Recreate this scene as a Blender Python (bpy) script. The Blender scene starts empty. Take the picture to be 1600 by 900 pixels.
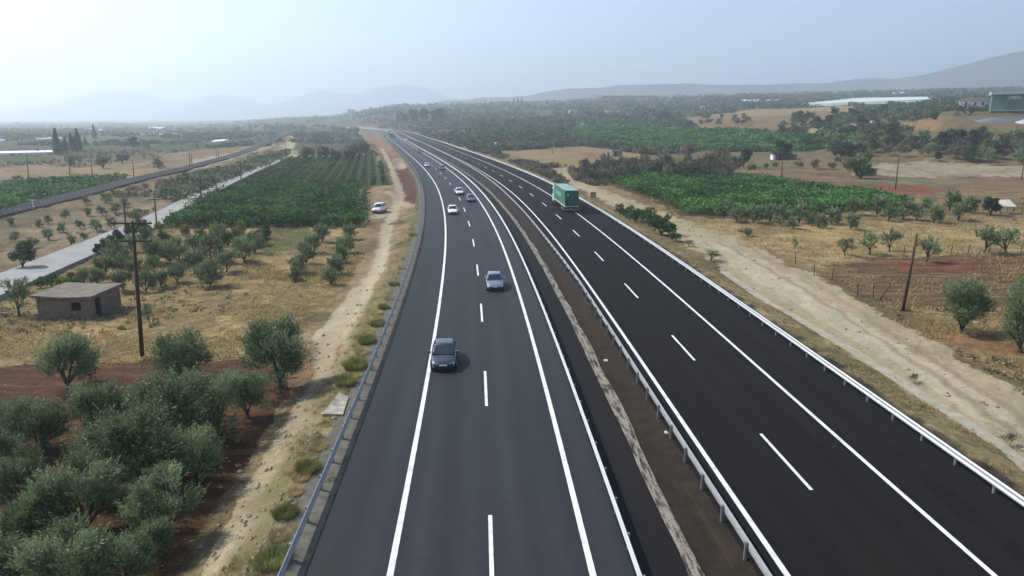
import bpy, bmesh, math, random
import numpy as np
from mathutils import Vector, Matrix
R = math.radians
rnd = random.Random(7)
rng = np.random.default_rng(11)
C = bpy.context.scene.collection
SC = bpy.context.scene

# ------------------------------------------------------------------ camera
F, HY, H = 1120.0, 183.0, 16.65
TH = math.atan((450 - HY) / F)
cd = bpy.data.cameras.new('camera'); cam = bpy.data.objects.new('camera', cd); C.objects.link(cam)
cam.location = (0, 0, H); cam.rotation_euler = (math.pi / 2 - TH, 0, 0)
cd.sensor_width = 36; cd.lens = F / 1600 * 36; cd.clip_start = 0.3; cd.clip_end = 40000
SC.camera = cam
# ------------------------------------------------------------------ world, sun, exposure
SUN_EL, SUN_AZ = 47.0, -66.0        # azimuth from +Y towards +X (negative: left)
w = bpy.data.worlds.new('World'); SC.world = w; w.use_nodes = True
nt = w.node_tree; bg = nt.nodes['Background']
sky = nt.nodes.new('ShaderNodeTexSky'); sky.sky_type = 'NISHITA'; sky.sun_disc = False
sky.sun_elevation = R(SUN_EL); sky.sun_rotation = R(SUN_AZ)
sky.air_density = 1.0; sky.dust_density = 1.2; sky.ozone_density = 2.4; sky.altitude = 0
nt.links.new(sky.outputs[0], bg.inputs[0]); bg.inputs[1].default_value = 0.14
sd = bpy.data.lights.new('sun', 'SUN'); sun = bpy.data.objects.new('sun', sd); C.objects.link(sun)
sd.energy = 4.7; sd.angle = R(0.8); sd.color = (1.0, 0.93, 0.82)
sun.location = (-200, 90, 300)
sdir = Vector((math.sin(R(SUN_AZ)) * math.cos(R(SUN_EL)), math.cos(R(SUN_AZ)) * math.cos(R(SUN_EL)), math.sin(R(SUN_EL))))
sun.rotation_euler = sdir.to_track_quat('Z', 'Y').to_euler()
SC.view_settings.view_transform = 'Standard'; SC.view_settings.look = 'None'
SC.view_settings.exposure = 0.40; SC.view_settings.gamma = 1.0
SC.view_settings.use_curve_mapping = False
HAZE_D, HAZE_G = 0.00036, 0.55
cy = SC.cycles
cy.max_bounces = 6; cy.diffuse_bounces = 2; cy.glossy_bounces = 2; cy.transmission_bounces = 2
cy.volume_bounces = 4; cy.transparent_max_bounces = 6; cy.use_denoising = True

# ------------------------------------------------------------------ helpers
def tag(o, label=None, cat=None, group=None, kind=None):
    if label: o['label'] = label
    if cat: o['category'] = cat
    if group: o['group'] = group
    if kind: o['kind'] = kind
    return o
def link(name, me, parent=None, loc=None, rz=0, s=1):
    o = bpy.data.objects.new(name, me); C.objects.link(o)
    if parent is not None: o.parent = parent
    if loc is not None: o.location = loc
    if rz: o.rotation_euler = (0, 0, rz)
    if s != 1: o.scale = (s, s, s) if not hasattr(s, '__len__') else s
    return o
def mesh_np(name, V, Fq, mat, smooth=False, attrs=None, uv=None):
    """V (n,3), Fq (m,k) all faces with k corners."""
    V = np.asarray(V, dtype=np.float32); Fq = np.asarray(Fq, dtype=np.int32)
    me = bpy.data.meshes.new(name)
    k = Fq.shape[1]
    me.vertices.add(len(V)); me.vertices.foreach_set('co', V.ravel())
    me.loops.add(Fq.size); me.loops.foreach_set('vertex_index', Fq.ravel())
    me.polygons.add(len(Fq)); me.polygons.foreach_set('loop_start', np.arange(0, Fq.size, k, dtype=np.int32))
    me.polygons.foreach_set('use_smooth', np.full(len(Fq), smooth))
    if attrs:
        for n, a in attrs.items():
            a = np.asarray(a, dtype=np.float32)
            if a.ndim == 1:
                at_ = me.attributes.new(n, 'FLOAT', 'POINT'); at_.data.foreach_set('value', a)
            else:
                at_ = me.attributes.new(n, 'FLOAT_COLOR', 'POINT')
                if a.shape[1] == 3: a = np.concatenate([a, np.ones((len(a), 1), np.float32)], 1)
                at_.data.foreach_set('color', a.ravel())
    me.update(calc_edges=True)
    if uv is not None:
        l = me.uv_layers.new(name='UVMap'); l.data.foreach_set('uv', np.asarray(uv, np.float32)[Fq.ravel()].ravel())
    if mat: me.materials.append(mat)
    return me
class MB:
    """collects simple shapes into one mesh"""
    def __init__(s): s.v = []; s.f = []
    def box(s, x0, x1, y0, y1, z0, z1, M=None):
        b = len(s.v)
        P = [(x0,y0,z0),(x1,y0,z0),(x1,y1,z0),(x0,y1,z0),(x0,y0,z1),(x1,y0,z1),(x1,y1,z1),(x0,y1,z1)]
        if M is not None: P = [tuple(M @ Vector(p)) for p in P]
        s.v += P
        s.f += [tuple(b+i for i in q) for q in ((3,2,1,0),(4,5,6,7),(0,1,5,4),(1,2,6,5),(2,3,7,6),(3,0,4,7))]
        return s
    def tube(s, p0, p1, r0, r1, n=8, cap=True):
        p0 = Vector(p0); p1 = Vector(p1); d = (p1 - p0)
        q = d.to_track_quat('Z', 'Y'); b = len(s.v)
        for p, r in ((p0, r0), (p1, r1)):
            for i in range(n):
                a = 2*math.pi*i/n
                s.v.append(tuple(p + q @ Vector((math.cos(a)*r, math.sin(a)*r, 0))))
        for i in range(n):
            j = (i+1) % n; s.f.append((b+i, b+j, b+n+j, b+n+i))
        if cap:
            s.f.append(tuple(b+n+i for i in range(n))); s.f.append(tuple(b+n-1-i for i in range(n)))
        return s
    def loft(s, rings, caps=True):
        b = len(s.v); n = len(rings[0])
        for r in rings: s.v += [tuple(p) for p in r]
        for k in range(len(rings)-1):
            for i in range(n):
                j = (i+1) % n
                s.f.append((b+k*n+i, b+k*n+j, b+(k+1)*n+j, b+(k+1)*n+i))
        if caps:
            s.f.append(tuple(b+n-1-i for i in range(n))); s.f.append(tuple(b+(len(rings)-1)*n+i for i in range(n)))
        return s
    def poly(s, pts):
        b = len(s.v); s.v += [tuple(p) for p in pts]; s.f.append(tuple(range(b, b+len(pts)))); return s
    def mesh(s, name, mat, smooth=False, fix=True):
        me = bpy.data.meshes.new(name); me.from_pydata(s.v, [], s.f); me.update()
        if fix:
            bm = bmesh.new(); bm.from_mesh(me); bmesh.ops.recalc_face_normals(bm, faces=bm.faces); bm.to_mesh(me); bm.free()
        if smooth:
            me.polygons.foreach_set('use_smooth', [True]*len(me.polygons))
        if mat: me.materials.append(mat)
        return me
    def build(s, name, mat, parent=None, smooth=False, loc=None, fix=True):
        return link(name, s.mesh(name, mat, smooth, fix), parent, loc)

# ------------------------------------------------------------------ materials
def mat_new(name):
    m = bpy.data.materials.new(name); m.use_nodes = True
    return m, m.node_tree, m.node_tree.nodes['Principled BSDF']
def N(nt, t, **kw):
    n = nt.nodes.new(t)
    for k, v in kw.items():
        if k.startswith('i_'): n.inputs[k[2:].replace('_', ' ')].default_value = v
        else: setattr(n, k, v)
    return n
def math_(nt, op, a, b=None, c=None):
    n = nt.nodes.new('ShaderNodeMath'); n.operation = op
    for i, v in enumerate((a, b, c)):
        if v is None: continue
        if isinstance(v, (int, float)): n.inputs[i].default_value = v
        else: nt.links.new(v, n.inputs[i])
    return n.outputs[0]
def mul_col(nt, col, fac):
    n = nt.nodes.new('ShaderNodeVectorMath'); n.operation = 'SCALE'
    nt.links.new(col, n.inputs[0])
    if isinstance(fac, (int, float)): n.inputs[3].default_value = fac
    else: nt.links.new(fac, n.inputs[3])
    return n.outputs[0]
def mixc(nt, fac, a, b):
    n = nt.nodes.new('ShaderNodeMix'); n.data_type = 'RGBA'
    for sck, v in ((0, fac), (6, a), (7, b)):
        if isinstance(v, (int, float)): n.inputs[sck].default_value = v
        elif isinstance(v, tuple): n.inputs[sck].default_value = (*v, 1)
        else: nt.links.new(v, n.inputs[sck])
    return n.outputs[2]
def noise_(nt, vec, scale, detail=3, rough=.55):
    n = nt.nodes.new('ShaderNodeTexNoise'); n.inputs['Scale'].default_value = scale
    n.inputs['Detail'].default_value = detail; n.inputs['Roughness'].default_value = rough
    if vec is not None: nt.links.new(vec, n.inputs['Vector'])
    return n.outputs[0]
def ramp(nt, v, lo, hi, a=0., b=1.):
    n = nt.nodes.new('ShaderNodeMapRange'); n.inputs[1].default_value = lo; n.inputs[2].default_value = hi
    n.inputs[3].default_value = a; n.inputs[4].default_value = b; nt.links.new(v, n.inputs[0]); return n.outputs[0]
def scalev(nt, vec, s):
    n = nt.nodes.new('ShaderNodeVectorMath'); n.operation = 'MULTIPLY'; nt.links.new(vec, n.inputs[0]); n.inputs[1].default_value = s
    return n.outputs[0]
def simple(name, col, rough=.6, metal=0., var=.15, scale=3., coat=0., spec=.5):
    m, nt, p = mat_new(name)
    tc = N(nt, 'ShaderNodeTexCoord')
    n = noise_(nt, tc.outputs['Object'], scale)
    rgb = N(nt, 'ShaderNodeRGB'); rgb.outputs[0].default_value = (*col, 1)
    nt.links.new(mul_col(nt, rgb.outputs[0], ramp(nt, n, .3, .7, 1-var, 1+var)), p.inputs['Base Color'])
    p.inputs['Roughness'].default_value = rough; p.inputs['Metallic'].default_value = metal
    p.inputs['Coat Weight'].default_value = coat; p.inputs['Coat Roughness'].default_value = .05
    p.inputs['Specular IOR Level'].default_value = spec if rough < .8 else .12
    return m
def asphalt(name, col, rough, spec=.5):
    m, nt, p = mat_new(name)
    uv = N(nt, 'ShaderNodeUVMap'); tc = N(nt, 'ShaderNodeTexCoord')
    U = uv.outputs[0]; P = tc.outputs['Object']
    streak = noise_(nt, scalev(nt, U, (1.1, .012, 1)), 1.0, 4, .6)
    patch = noise_(nt, scalev(nt, U, (.35, .05, 1)), 1.0, 3)
    grain = noise_(nt, P, 28, 2); mid = noise_(nt, P, 1.7, 4)
    f = math_(nt, 'MULTIPLY', ramp(nt, streak, .3, .7, .92, 1.08), ramp(nt, patch, .3, .7, .86, 1.14))
    f = math_(nt, 'MULTIPLY', f, ramp(nt, grain, .3, .7, .8, 1.2))
    f = math_(nt, 'MULTIPLY', f, ramp(nt, mid, .3, .7, .93, 1.07))
    sx = N(nt, 'ShaderNodeSeparateXYZ'); nt.links.new(U, sx.inputs[0])
    wv = math_(nt, 'COSINE', math_(nt, 'MULTIPLY', math_(nt, 'SUBTRACT', sx.outputs[0], 1.0), math.tau/1.88))
    f = math_(nt, 'MULTIPLY', f, ramp(nt, wv, -1, 1, .93, 1.10))
    sp_ = noise_(nt, P, 60, 1); f = math_(nt, 'MULTIPLY', f, ramp(nt, sp_, .62, .75, 1, 1.5))
    rgb = N(nt, 'ShaderNodeRGB'); rgb.outputs[0].default_value = (*col, 1)
    nt.links.new(mul_col(nt, rgb.outputs[0], f), p.inputs['Base Color'])
    nt.links.new(ramp(nt, patch, .3, .7, rough-.06, rough+.06), p.inputs['Roughness'])
    p.inputs['Specular IOR Level'].default_value = spec
    b = N(nt, 'ShaderNodeBump'); b.inputs['Strength'].default_value = .25; b.inputs['Distance'].default_value = .01
    nt.links.new(grain, b.inputs['Height']); nt.links.new(b.outputs[0], p.inputs['Normal'])
    return m
def leafmat(name, col, col2, var=.9, trans=.25):
    m, nt, p = mat_new(name)
    at_ = N(nt, 'ShaderNodeAttribute', attribute_name='tint'); oi = N(nt, 'ShaderNodeObjectInfo')
    c = mixc(nt, at_.outputs['Fac'], col, col2)
    f = math_(nt, 'MULTIPLY', ramp(nt, at_.outputs['Fac'], 0, 1, 1-var*.5, 1+var*.5), ramp(nt, oi.outputs['Random'], 0, 1, .8, 1.2))
    c = mul_col(nt, c, f)
    nt.links.new(c, p.inputs['Base Color']); p.inputs['Roughness'].default_value = .6
    p.inputs['Specular IOR Level'].default_value = .12
    tr = N(nt, 'ShaderNodeBsdfTranslucent'); nt.links.new(c, tr.inputs[0])
    mx = N(nt, 'ShaderNodeMixShader'); mx.inputs[0].default_value = trans
    out = nt.nodes['Material Output']
    nt.links.new(p.outputs[0], mx.inputs[1]); nt.links.new(tr.outputs[0], mx.inputs[2]); nt.links.new(mx.outputs[0], out.inputs[0])
    return m

def ground_mat():
    m, nt, p = mat_new('earth')
    tc = N(nt, 'ShaderNodeTexCoord'); P = tc.outputs['Object']
    at_ = N(nt, 'ShaderNodeAttribute', attribute_name='soil'); ag = N(nt, 'ShaderNodeAttribute', attribute_name='tuft')
    ap = N(nt, 'ShaderNodeAttribute', attribute_name='furrow')
    n1 = noise_(nt, P, .35, 5, .65); n2 = noise_(nt, P, 2.6, 5, .7); n3 = noise_(nt, P, .045, 4, .6); n4 = noise_(nt, P, 14, 3, .6)
    st = noise_(nt, scalev(nt, P, (.12, 1.1, 1)), 1.0, 5, .65)
    f = math_(nt, 'MULTIPLY', ramp(nt, n1, .3, .7, .7, 1.3), ramp(nt, n2, .3, .7, .62, 1.38))
    f = math_(nt, 'MULTIPLY', f, ramp(nt, n3, .3, .7, .85, 1.15))
    f = math_(nt, 'MULTIPLY', f, ramp(nt, n4, .3, .7, .74, 1.26))
    f = math_(nt, 'ADD', 1.0, math_(nt, 'MULTIPLY', math_(nt, 'SUBTRACT', f, 1.0), ramp(nt, ag.outputs['Fac'], 0, .3, .3, 1)))
    c = mul_col(nt, at_.outputs['Color'], f)
    # tufts: darker brown/green clumps
    tn = noise_(nt, P, 1.1, 6, .8)
    tf = math_(nt, 'MULTIPLY', ramp(nt, tn, .47, .62, 0, .85), ag.outputs['Fac'])
    c = mixc(nt, tf, c, (.085, .068, .034))
    ff = math_(nt, 'MULTIPLY', ramp(nt, st, .46, .66, 0, .6), ap.outputs['Fac'])
    c = mixc(nt, ff, c, (.075, .045, .026))
    sf = math_(nt, 'MULTIPLY', ramp(nt, st, .5, .3, 0, .45), ap.outputs['Fac'])
    c = mixc(nt, sf, c, (.36, .25, .14))
    nt.links.new(c, p.inputs['Base Color']); p.inputs['Roughness'].default_value = .95; p.inputs['Specular IOR Level'].default_value = .1
    h = math_(nt, 'ADD', math_(nt, 'MULTIPLY', n2, 1.1), math_(nt, 'MULTIPLY', n4, .35))
    h = math_(nt, 'ADD', h, math_(nt, 'MULTIPLY', tf, .6))
    b = N(nt, 'ShaderNodeBump'); b.inputs['Strength'].default_value = .7; b.inputs['Distance'].default_value = .18
    nt.links.new(h, b.inputs['Height']); nt.links.new(b.outputs[0], p.inputs['Normal'])
    return m

M = {}
M['earth'] = ground_mat()
M['asphalt_l'] = asphalt('asphalt_worn', (.0225, .0260, .0285), .65, .12)
M['asphalt_r'] = asphalt('asphalt_new', (.0110, .0104, .0102), .8, .05)
M['gutter'] = asphalt('asphalt_gutter', (.0130, .0130, .0140), .8, .05)
M['paint'] = simple('road_paint', (.60, .605, .61), .6, var=.22, scale=1.3)
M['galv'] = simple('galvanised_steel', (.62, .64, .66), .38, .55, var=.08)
M['galv_shaded'] = simple('galvanised_shaded', (.30, .31, .33), .5, .5, var=.12)  # shade of the outer rail's sunless side put into the steel colour
M['post'] = simple('post_steel', (.22, .225, .22), .5, .5)
M['leaf_olive'] = leafmat('olive_leaves', (.080, .120, .052), (.235, .285, .150))
M['leaf_dark'] = leafmat('dark_leaves', (.03, .055, .028), (.095, .13, .065))
M['leaf_dry'] = leafmat('dusty_leaves', (.075, .07, .042), (.19, .175, .11))
M['leaf_green'] = leafmat('green_leaves', (.03, .062, .014), (.10, .15, .035))
M['leaf_yellow'] = leafmat('yellow_leaves', (.10, .13, .02), (.24, .27, .05))
M['leaf_vine'] = leafmat('vine_leaves', (.025, .080, .017), (.082, .178, .040))
M['leaf_scrub'] = leafmat('scrub_leaves', (.045, .072, .036), (.125, .155, .08))
M['grass_dry'] = leafmat('dry_blades', (.30, .23, .11), (.46, .37, .19), .3, .45)
M['grass_green'] = leafmat('green_blades', (.06, .10, .025), (.26, .27, .10), .6, .4)
M['leaf_thistle'] = leafmat('thistle_leaves', (.13, .105, .055), (.27, .225, .125), .5)
M['bark'] = simple('bark', (.075, .06, .045), .9, scale=8, var=.35)
M['wood'] = simple('pole_timber', (.075, .052, .036), .85, scale=5, var=.3)
M['porcelain'] = simple('porcelain', (.45, .44, .42), .4)
M['concrete'] = simple('pale_concrete', (.42, .42, .40), .85, scale=.8, var=.14)
M['hutwall'] = simple('block_wall', (.165, .132, .095), .95, scale=2.5, var=.28)
M['hutroof'] = simple('slab_roof', (.155, .14, .115), .9, scale=1.5, var=.25)
M['dark'] = simple('dark_interior', (.01, .01, .01), .9)
M['glass'] = simple('car_glass', (.018, .024, .032), .08, var=.05)
M['tyre'] = simple('rubber', (.02, .02, .02), .85)
M['rim'] = simple('alloy', (.45, .46, .48), .35, .8)
M['black'] = simple('black_plastic', (.015, .015, .016), .5)
M['lamp'] = simple('lamp_lens', (.75, .78, .8), .12, .3)
M['plate'] = simple('white_plate', (.7, .7, .68), .5)
M['redlamp'] = simple('red_lens', (.35, .02, .02), .3)

# ------------------------------------------------------------------ road curves (edge line of each carriageway, metres)
AY = [-30, 0, 10, 25, 50, 75, 100, 125, 150, 175, 200, 250, 300, 350, 400, 450, 500, 584, 653, 784, 900, 1000, 1200, 1500, 1800, 2100]
AX = [-2.7, -3.57, -3.97, -4.6, -5.81, -7.37, -9.3, -11.75, -14.7, -18.1, -22.0, -30.9, -40.5, -50.6, -60.6, -70.5, -80.8, -98.5, -111, -137, -168, -200, -290, -500, -880, -1560]
BY = [-30, 0, 10, 25, 50, 75, 100, 125, 150, 175, 200, 250, 300, 350, 400, 450, 500, 584, 653, 784, 900, 1000, 1200, 1500, 1800, 2100]
BX = [20.6, 19.3, 18.75, 17.9, 16.7, 15.38, 13.8, 11.8, 9.35, 6.3, 2.8, -5.4, -14.6, -24.2, -34, -43.6, -53.5, -71, -84, -110.5, -141.5, -173, -263, -473, -853, -1533]
def smooth_tab(Y, X):
    Y = np.array(Y, float); X = np.array(X, float); m = np.gradient(X, Y)
    ys = np.arange(-30, 2100, 1.0); i = np.clip(np.searchsorted(Y, ys, 'right')-1, 0, len(Y)-2)
    h = Y[i+1]-Y[i]; t = (ys-Y[i])/h
    xs = (2*t**3-3*t**2+1)*X[i]+(t**3-2*t**2+t)*h*m[i]+(-2*t**3+3*t**2)*X[i+1]+(t**3-t**2)*h*m[i+1]
    for _ in range(3):
        k = np.convolve(np.pad(xs, 12, 'reflect', reflect_type='odd'), np.ones(25)/25, 'valid'); xs = k
    return ys, xs
TA, TB = smooth_tab(AY, AX), smooth_tab(BY, BX)
def cA(y): return np.interp(y, *TA)
def cB(y): return np.interp(y, *TB)
def off(c, y, o):
    y = np.asarray(y, float); s = (c(y+2)-c(y-2))/4; k = np.sqrt(1+s*s)
    return c(y-0*s) + o*k
def rg2o(y): return np.interp(y, [0, 70, 100, 150, 2100], [-8.8, -8.85, -9.4, -9.9, -9.9])
ARC = {}
def arc(c):
    T = TA if c is cA else TB
    if id(T) not in ARC:
        d = np.hypot(np.diff(T[0]), np.diff(T[1])); ARC[id(T)] = np.concatenate([[0], np.cumsum(d)])
    return ARC[id(T)]

# ------------------------------------------------------------------ terrain height
TY = np.array([-60, 200, 240, 260, 280, 300, 320, 340, 360, 420, 520, 700, 900, 1300, 1800, 2600, 6500], float)
TPX = [-900, 300, 500, 640, 800, 1000, 1200, 1400, 1480, 1600, 2500]
TZ = np.array([
 [0,0,0,0,0,0,0,0,0,-1,-1,-2,-3,-5,-7,-8,-10],
 [0,0,0,0,0,0,0,0,0,0,-1,-1,-2,-3,-5,-6,-8],
 [0,0,0,0,0,0,0,0,0,0,0,0,0,8,18,19,20],
 [0,0,0,0,0,0,0,0,0,0,0,2,9,26,46,53,53],
 [0,0,0,0,0,0,0,0,0,1,3,7,14,31,51,64,64],
 [0,0,0,0,0,0,0,0,0,1.5,4,10,19,40,63,80,80],
 [0,0,0,0,0,0,1,2,3,7,15,23,29,49,71,90,90],
 [0,0,.5,1,2,5,8,10,12,15,20.5,28,36,57,79,98,98],
 [0,0,0,1,4,12.5,16.9,18.6,19.5,21.5,24.5,31,39,60,82,102,102],
 [0,0,0,1,4,13,17.2,18.8,19.5,21.5,24.5,31,40,62,85,105,105],
 [0,0,0,1,4,13,17.2,18.8,19.5,21.5,24.5,31,40,62,85,105,105]], float)
def sstep(a, b, x):
    t = np.clip((x-a)/(b-a), 0, 1); return t*t*(3-2*t)
def vnoise(x, y, s, seed=0):
    x = x/s; y = y/s; xi = np.floor(x).astype(np.int64); yi = np.floor(y).astype(np.int64); fx = x-xi; fy = y-yi
    fx = fx*fx*(3-2*fx); fy = fy*fy*(3-2*fy)
    def h(a, b):
        n = (a*374761393 + b*668265263 + seed*1442695041) & 0xffffffff
        n = ((n ^ (n >> 13))*1274126177) & 0xffffffff
        return ((n ^ (n >> 16)) & 0xffff)/65535.0
    return (h(xi, yi)*(1-fx)+h(xi+1, yi)*fx)*(1-fy)+(h(xi, yi+1)*(1-fx)+h(xi+1, yi+1)*fx)*fy - .5
def height(x, y):
    x = np.asarray(x, float); y = np.asarray(y, float)
    px = 800 + 1151*x/np.maximum(y+4, 5)
    i = np.clip(np.searchsorted(TPX, px)-1, 0, len(TPX)-2); P = np.array(TPX, float)
    t = np.clip((px-P[i])/(P[i+1]-P[i]), 0, 1); t = t*t*(3-2*t)
    j = np.clip(np.searchsorted(TY, y)-1, 0, len(TY)-2); q = np.clip((y-TY[j])/(TY[j+1]-TY[j]), 0, 1)
    z = (TZ[i, j]*(1-q)+TZ[i, j+1]*q)*(1-t)+(TZ[i+1, j]*(1-q)+TZ[i+1, j+1]*q)*t
    dl = cA(y)-3.8-x; dr = x-(cB(y)+4.1); d = np.maximum(dl, dr)
    nz = vnoise(x, y, 3, 1)*.30+vnoise(x, y, 11, 2)*.35+vnoise(x, y, 1.1, 3)*.14+vnoise(x, y, .45, 13)*.06
    nz2 = vnoise(x, y, 40, 4)*sstep(240, 500, y)*2.0
    # road embankment
    sh = -1.0*sstep(.8, 5.5, dl) - .7*sstep(1.2, 5.5, dr)*(1-sstep(200, 300, y))
    bank = .9*sstep(3, 7, dl)*(1-sstep(9, 14, dl))*sstep(145, 165, y)*(1-sstep(330, 420, y))
    bl = sstep(1.5, 6+y*.03, d)
    zz = z*sstep(2, 4+y*.05, d) + sh + bank + (nz+nz2)*bl
    return np.where(d < -.6, -.45, np.where(d < .9, -.09, np.where(d < 1.6, np.minimum(zz, -.05), zz)))
def ray(px, py):
    a = (px-800)/F; b = -(py-450)/F
    return np.array([a, math.cos(TH)+b*math.sin(TH), -math.sin(TH)+b*math.cos(TH)])
TS = np.geomspace(10, 7000, 900)
def at(px, py, dz=0.0):
    """ground point seen at a pixel of the 1600x900 photograph; dz: height above the ground of the seen point"""
    d = ray(px, py); P = d[None, :]*TS[:, None]
    h = H + P[:, 2] - dz - height(P[:, 0], P[:, 1]); k = np.argmax(h < 0)
    if h[k] >= 0: k = len(TS)-1
    if k == 0: k = 1
    t0, t1 = TS[k-1], TS[k]
    for _ in range(14):
        tm = (t0+t1)/2; p = d*tm
        if H+p[2]-dz-float(height(p[0], p[1])) < 0: t1 = tm
        else: t0 = tm
    p = d*t1
    return Vector((p[0], p[1], float(height(p[0], p[1]))))
def proj(p):
    x, y, z = p[0], p[1], p[2]-H
    dep = y*math.cos(TH)-z*math.sin(TH); up = y*math.sin(TH)+z*math.cos(TH)
    return 800+F*x/dep, 450-F*up/dep
def pxm(p):
    return F/(p[1]*math.cos(TH)-(p[2]-H)*math.sin(TH))

# ------------------------------------------------------------------ ground with soil zones
def inpoly(X, Y, P):
    r = np.zeros(X.shape, bool); n = len(P)
    for i in range(n):
        x0, y0 = P[i]; x1, y1 = P[(i+1) % n]
        if y0 == y1: continue
        c = ((y0 > Y) != (y1 > Y)) & (X < (x1-x0)*(Y-y0)/(y1-y0)+x0); r ^= c
    return r
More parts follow.
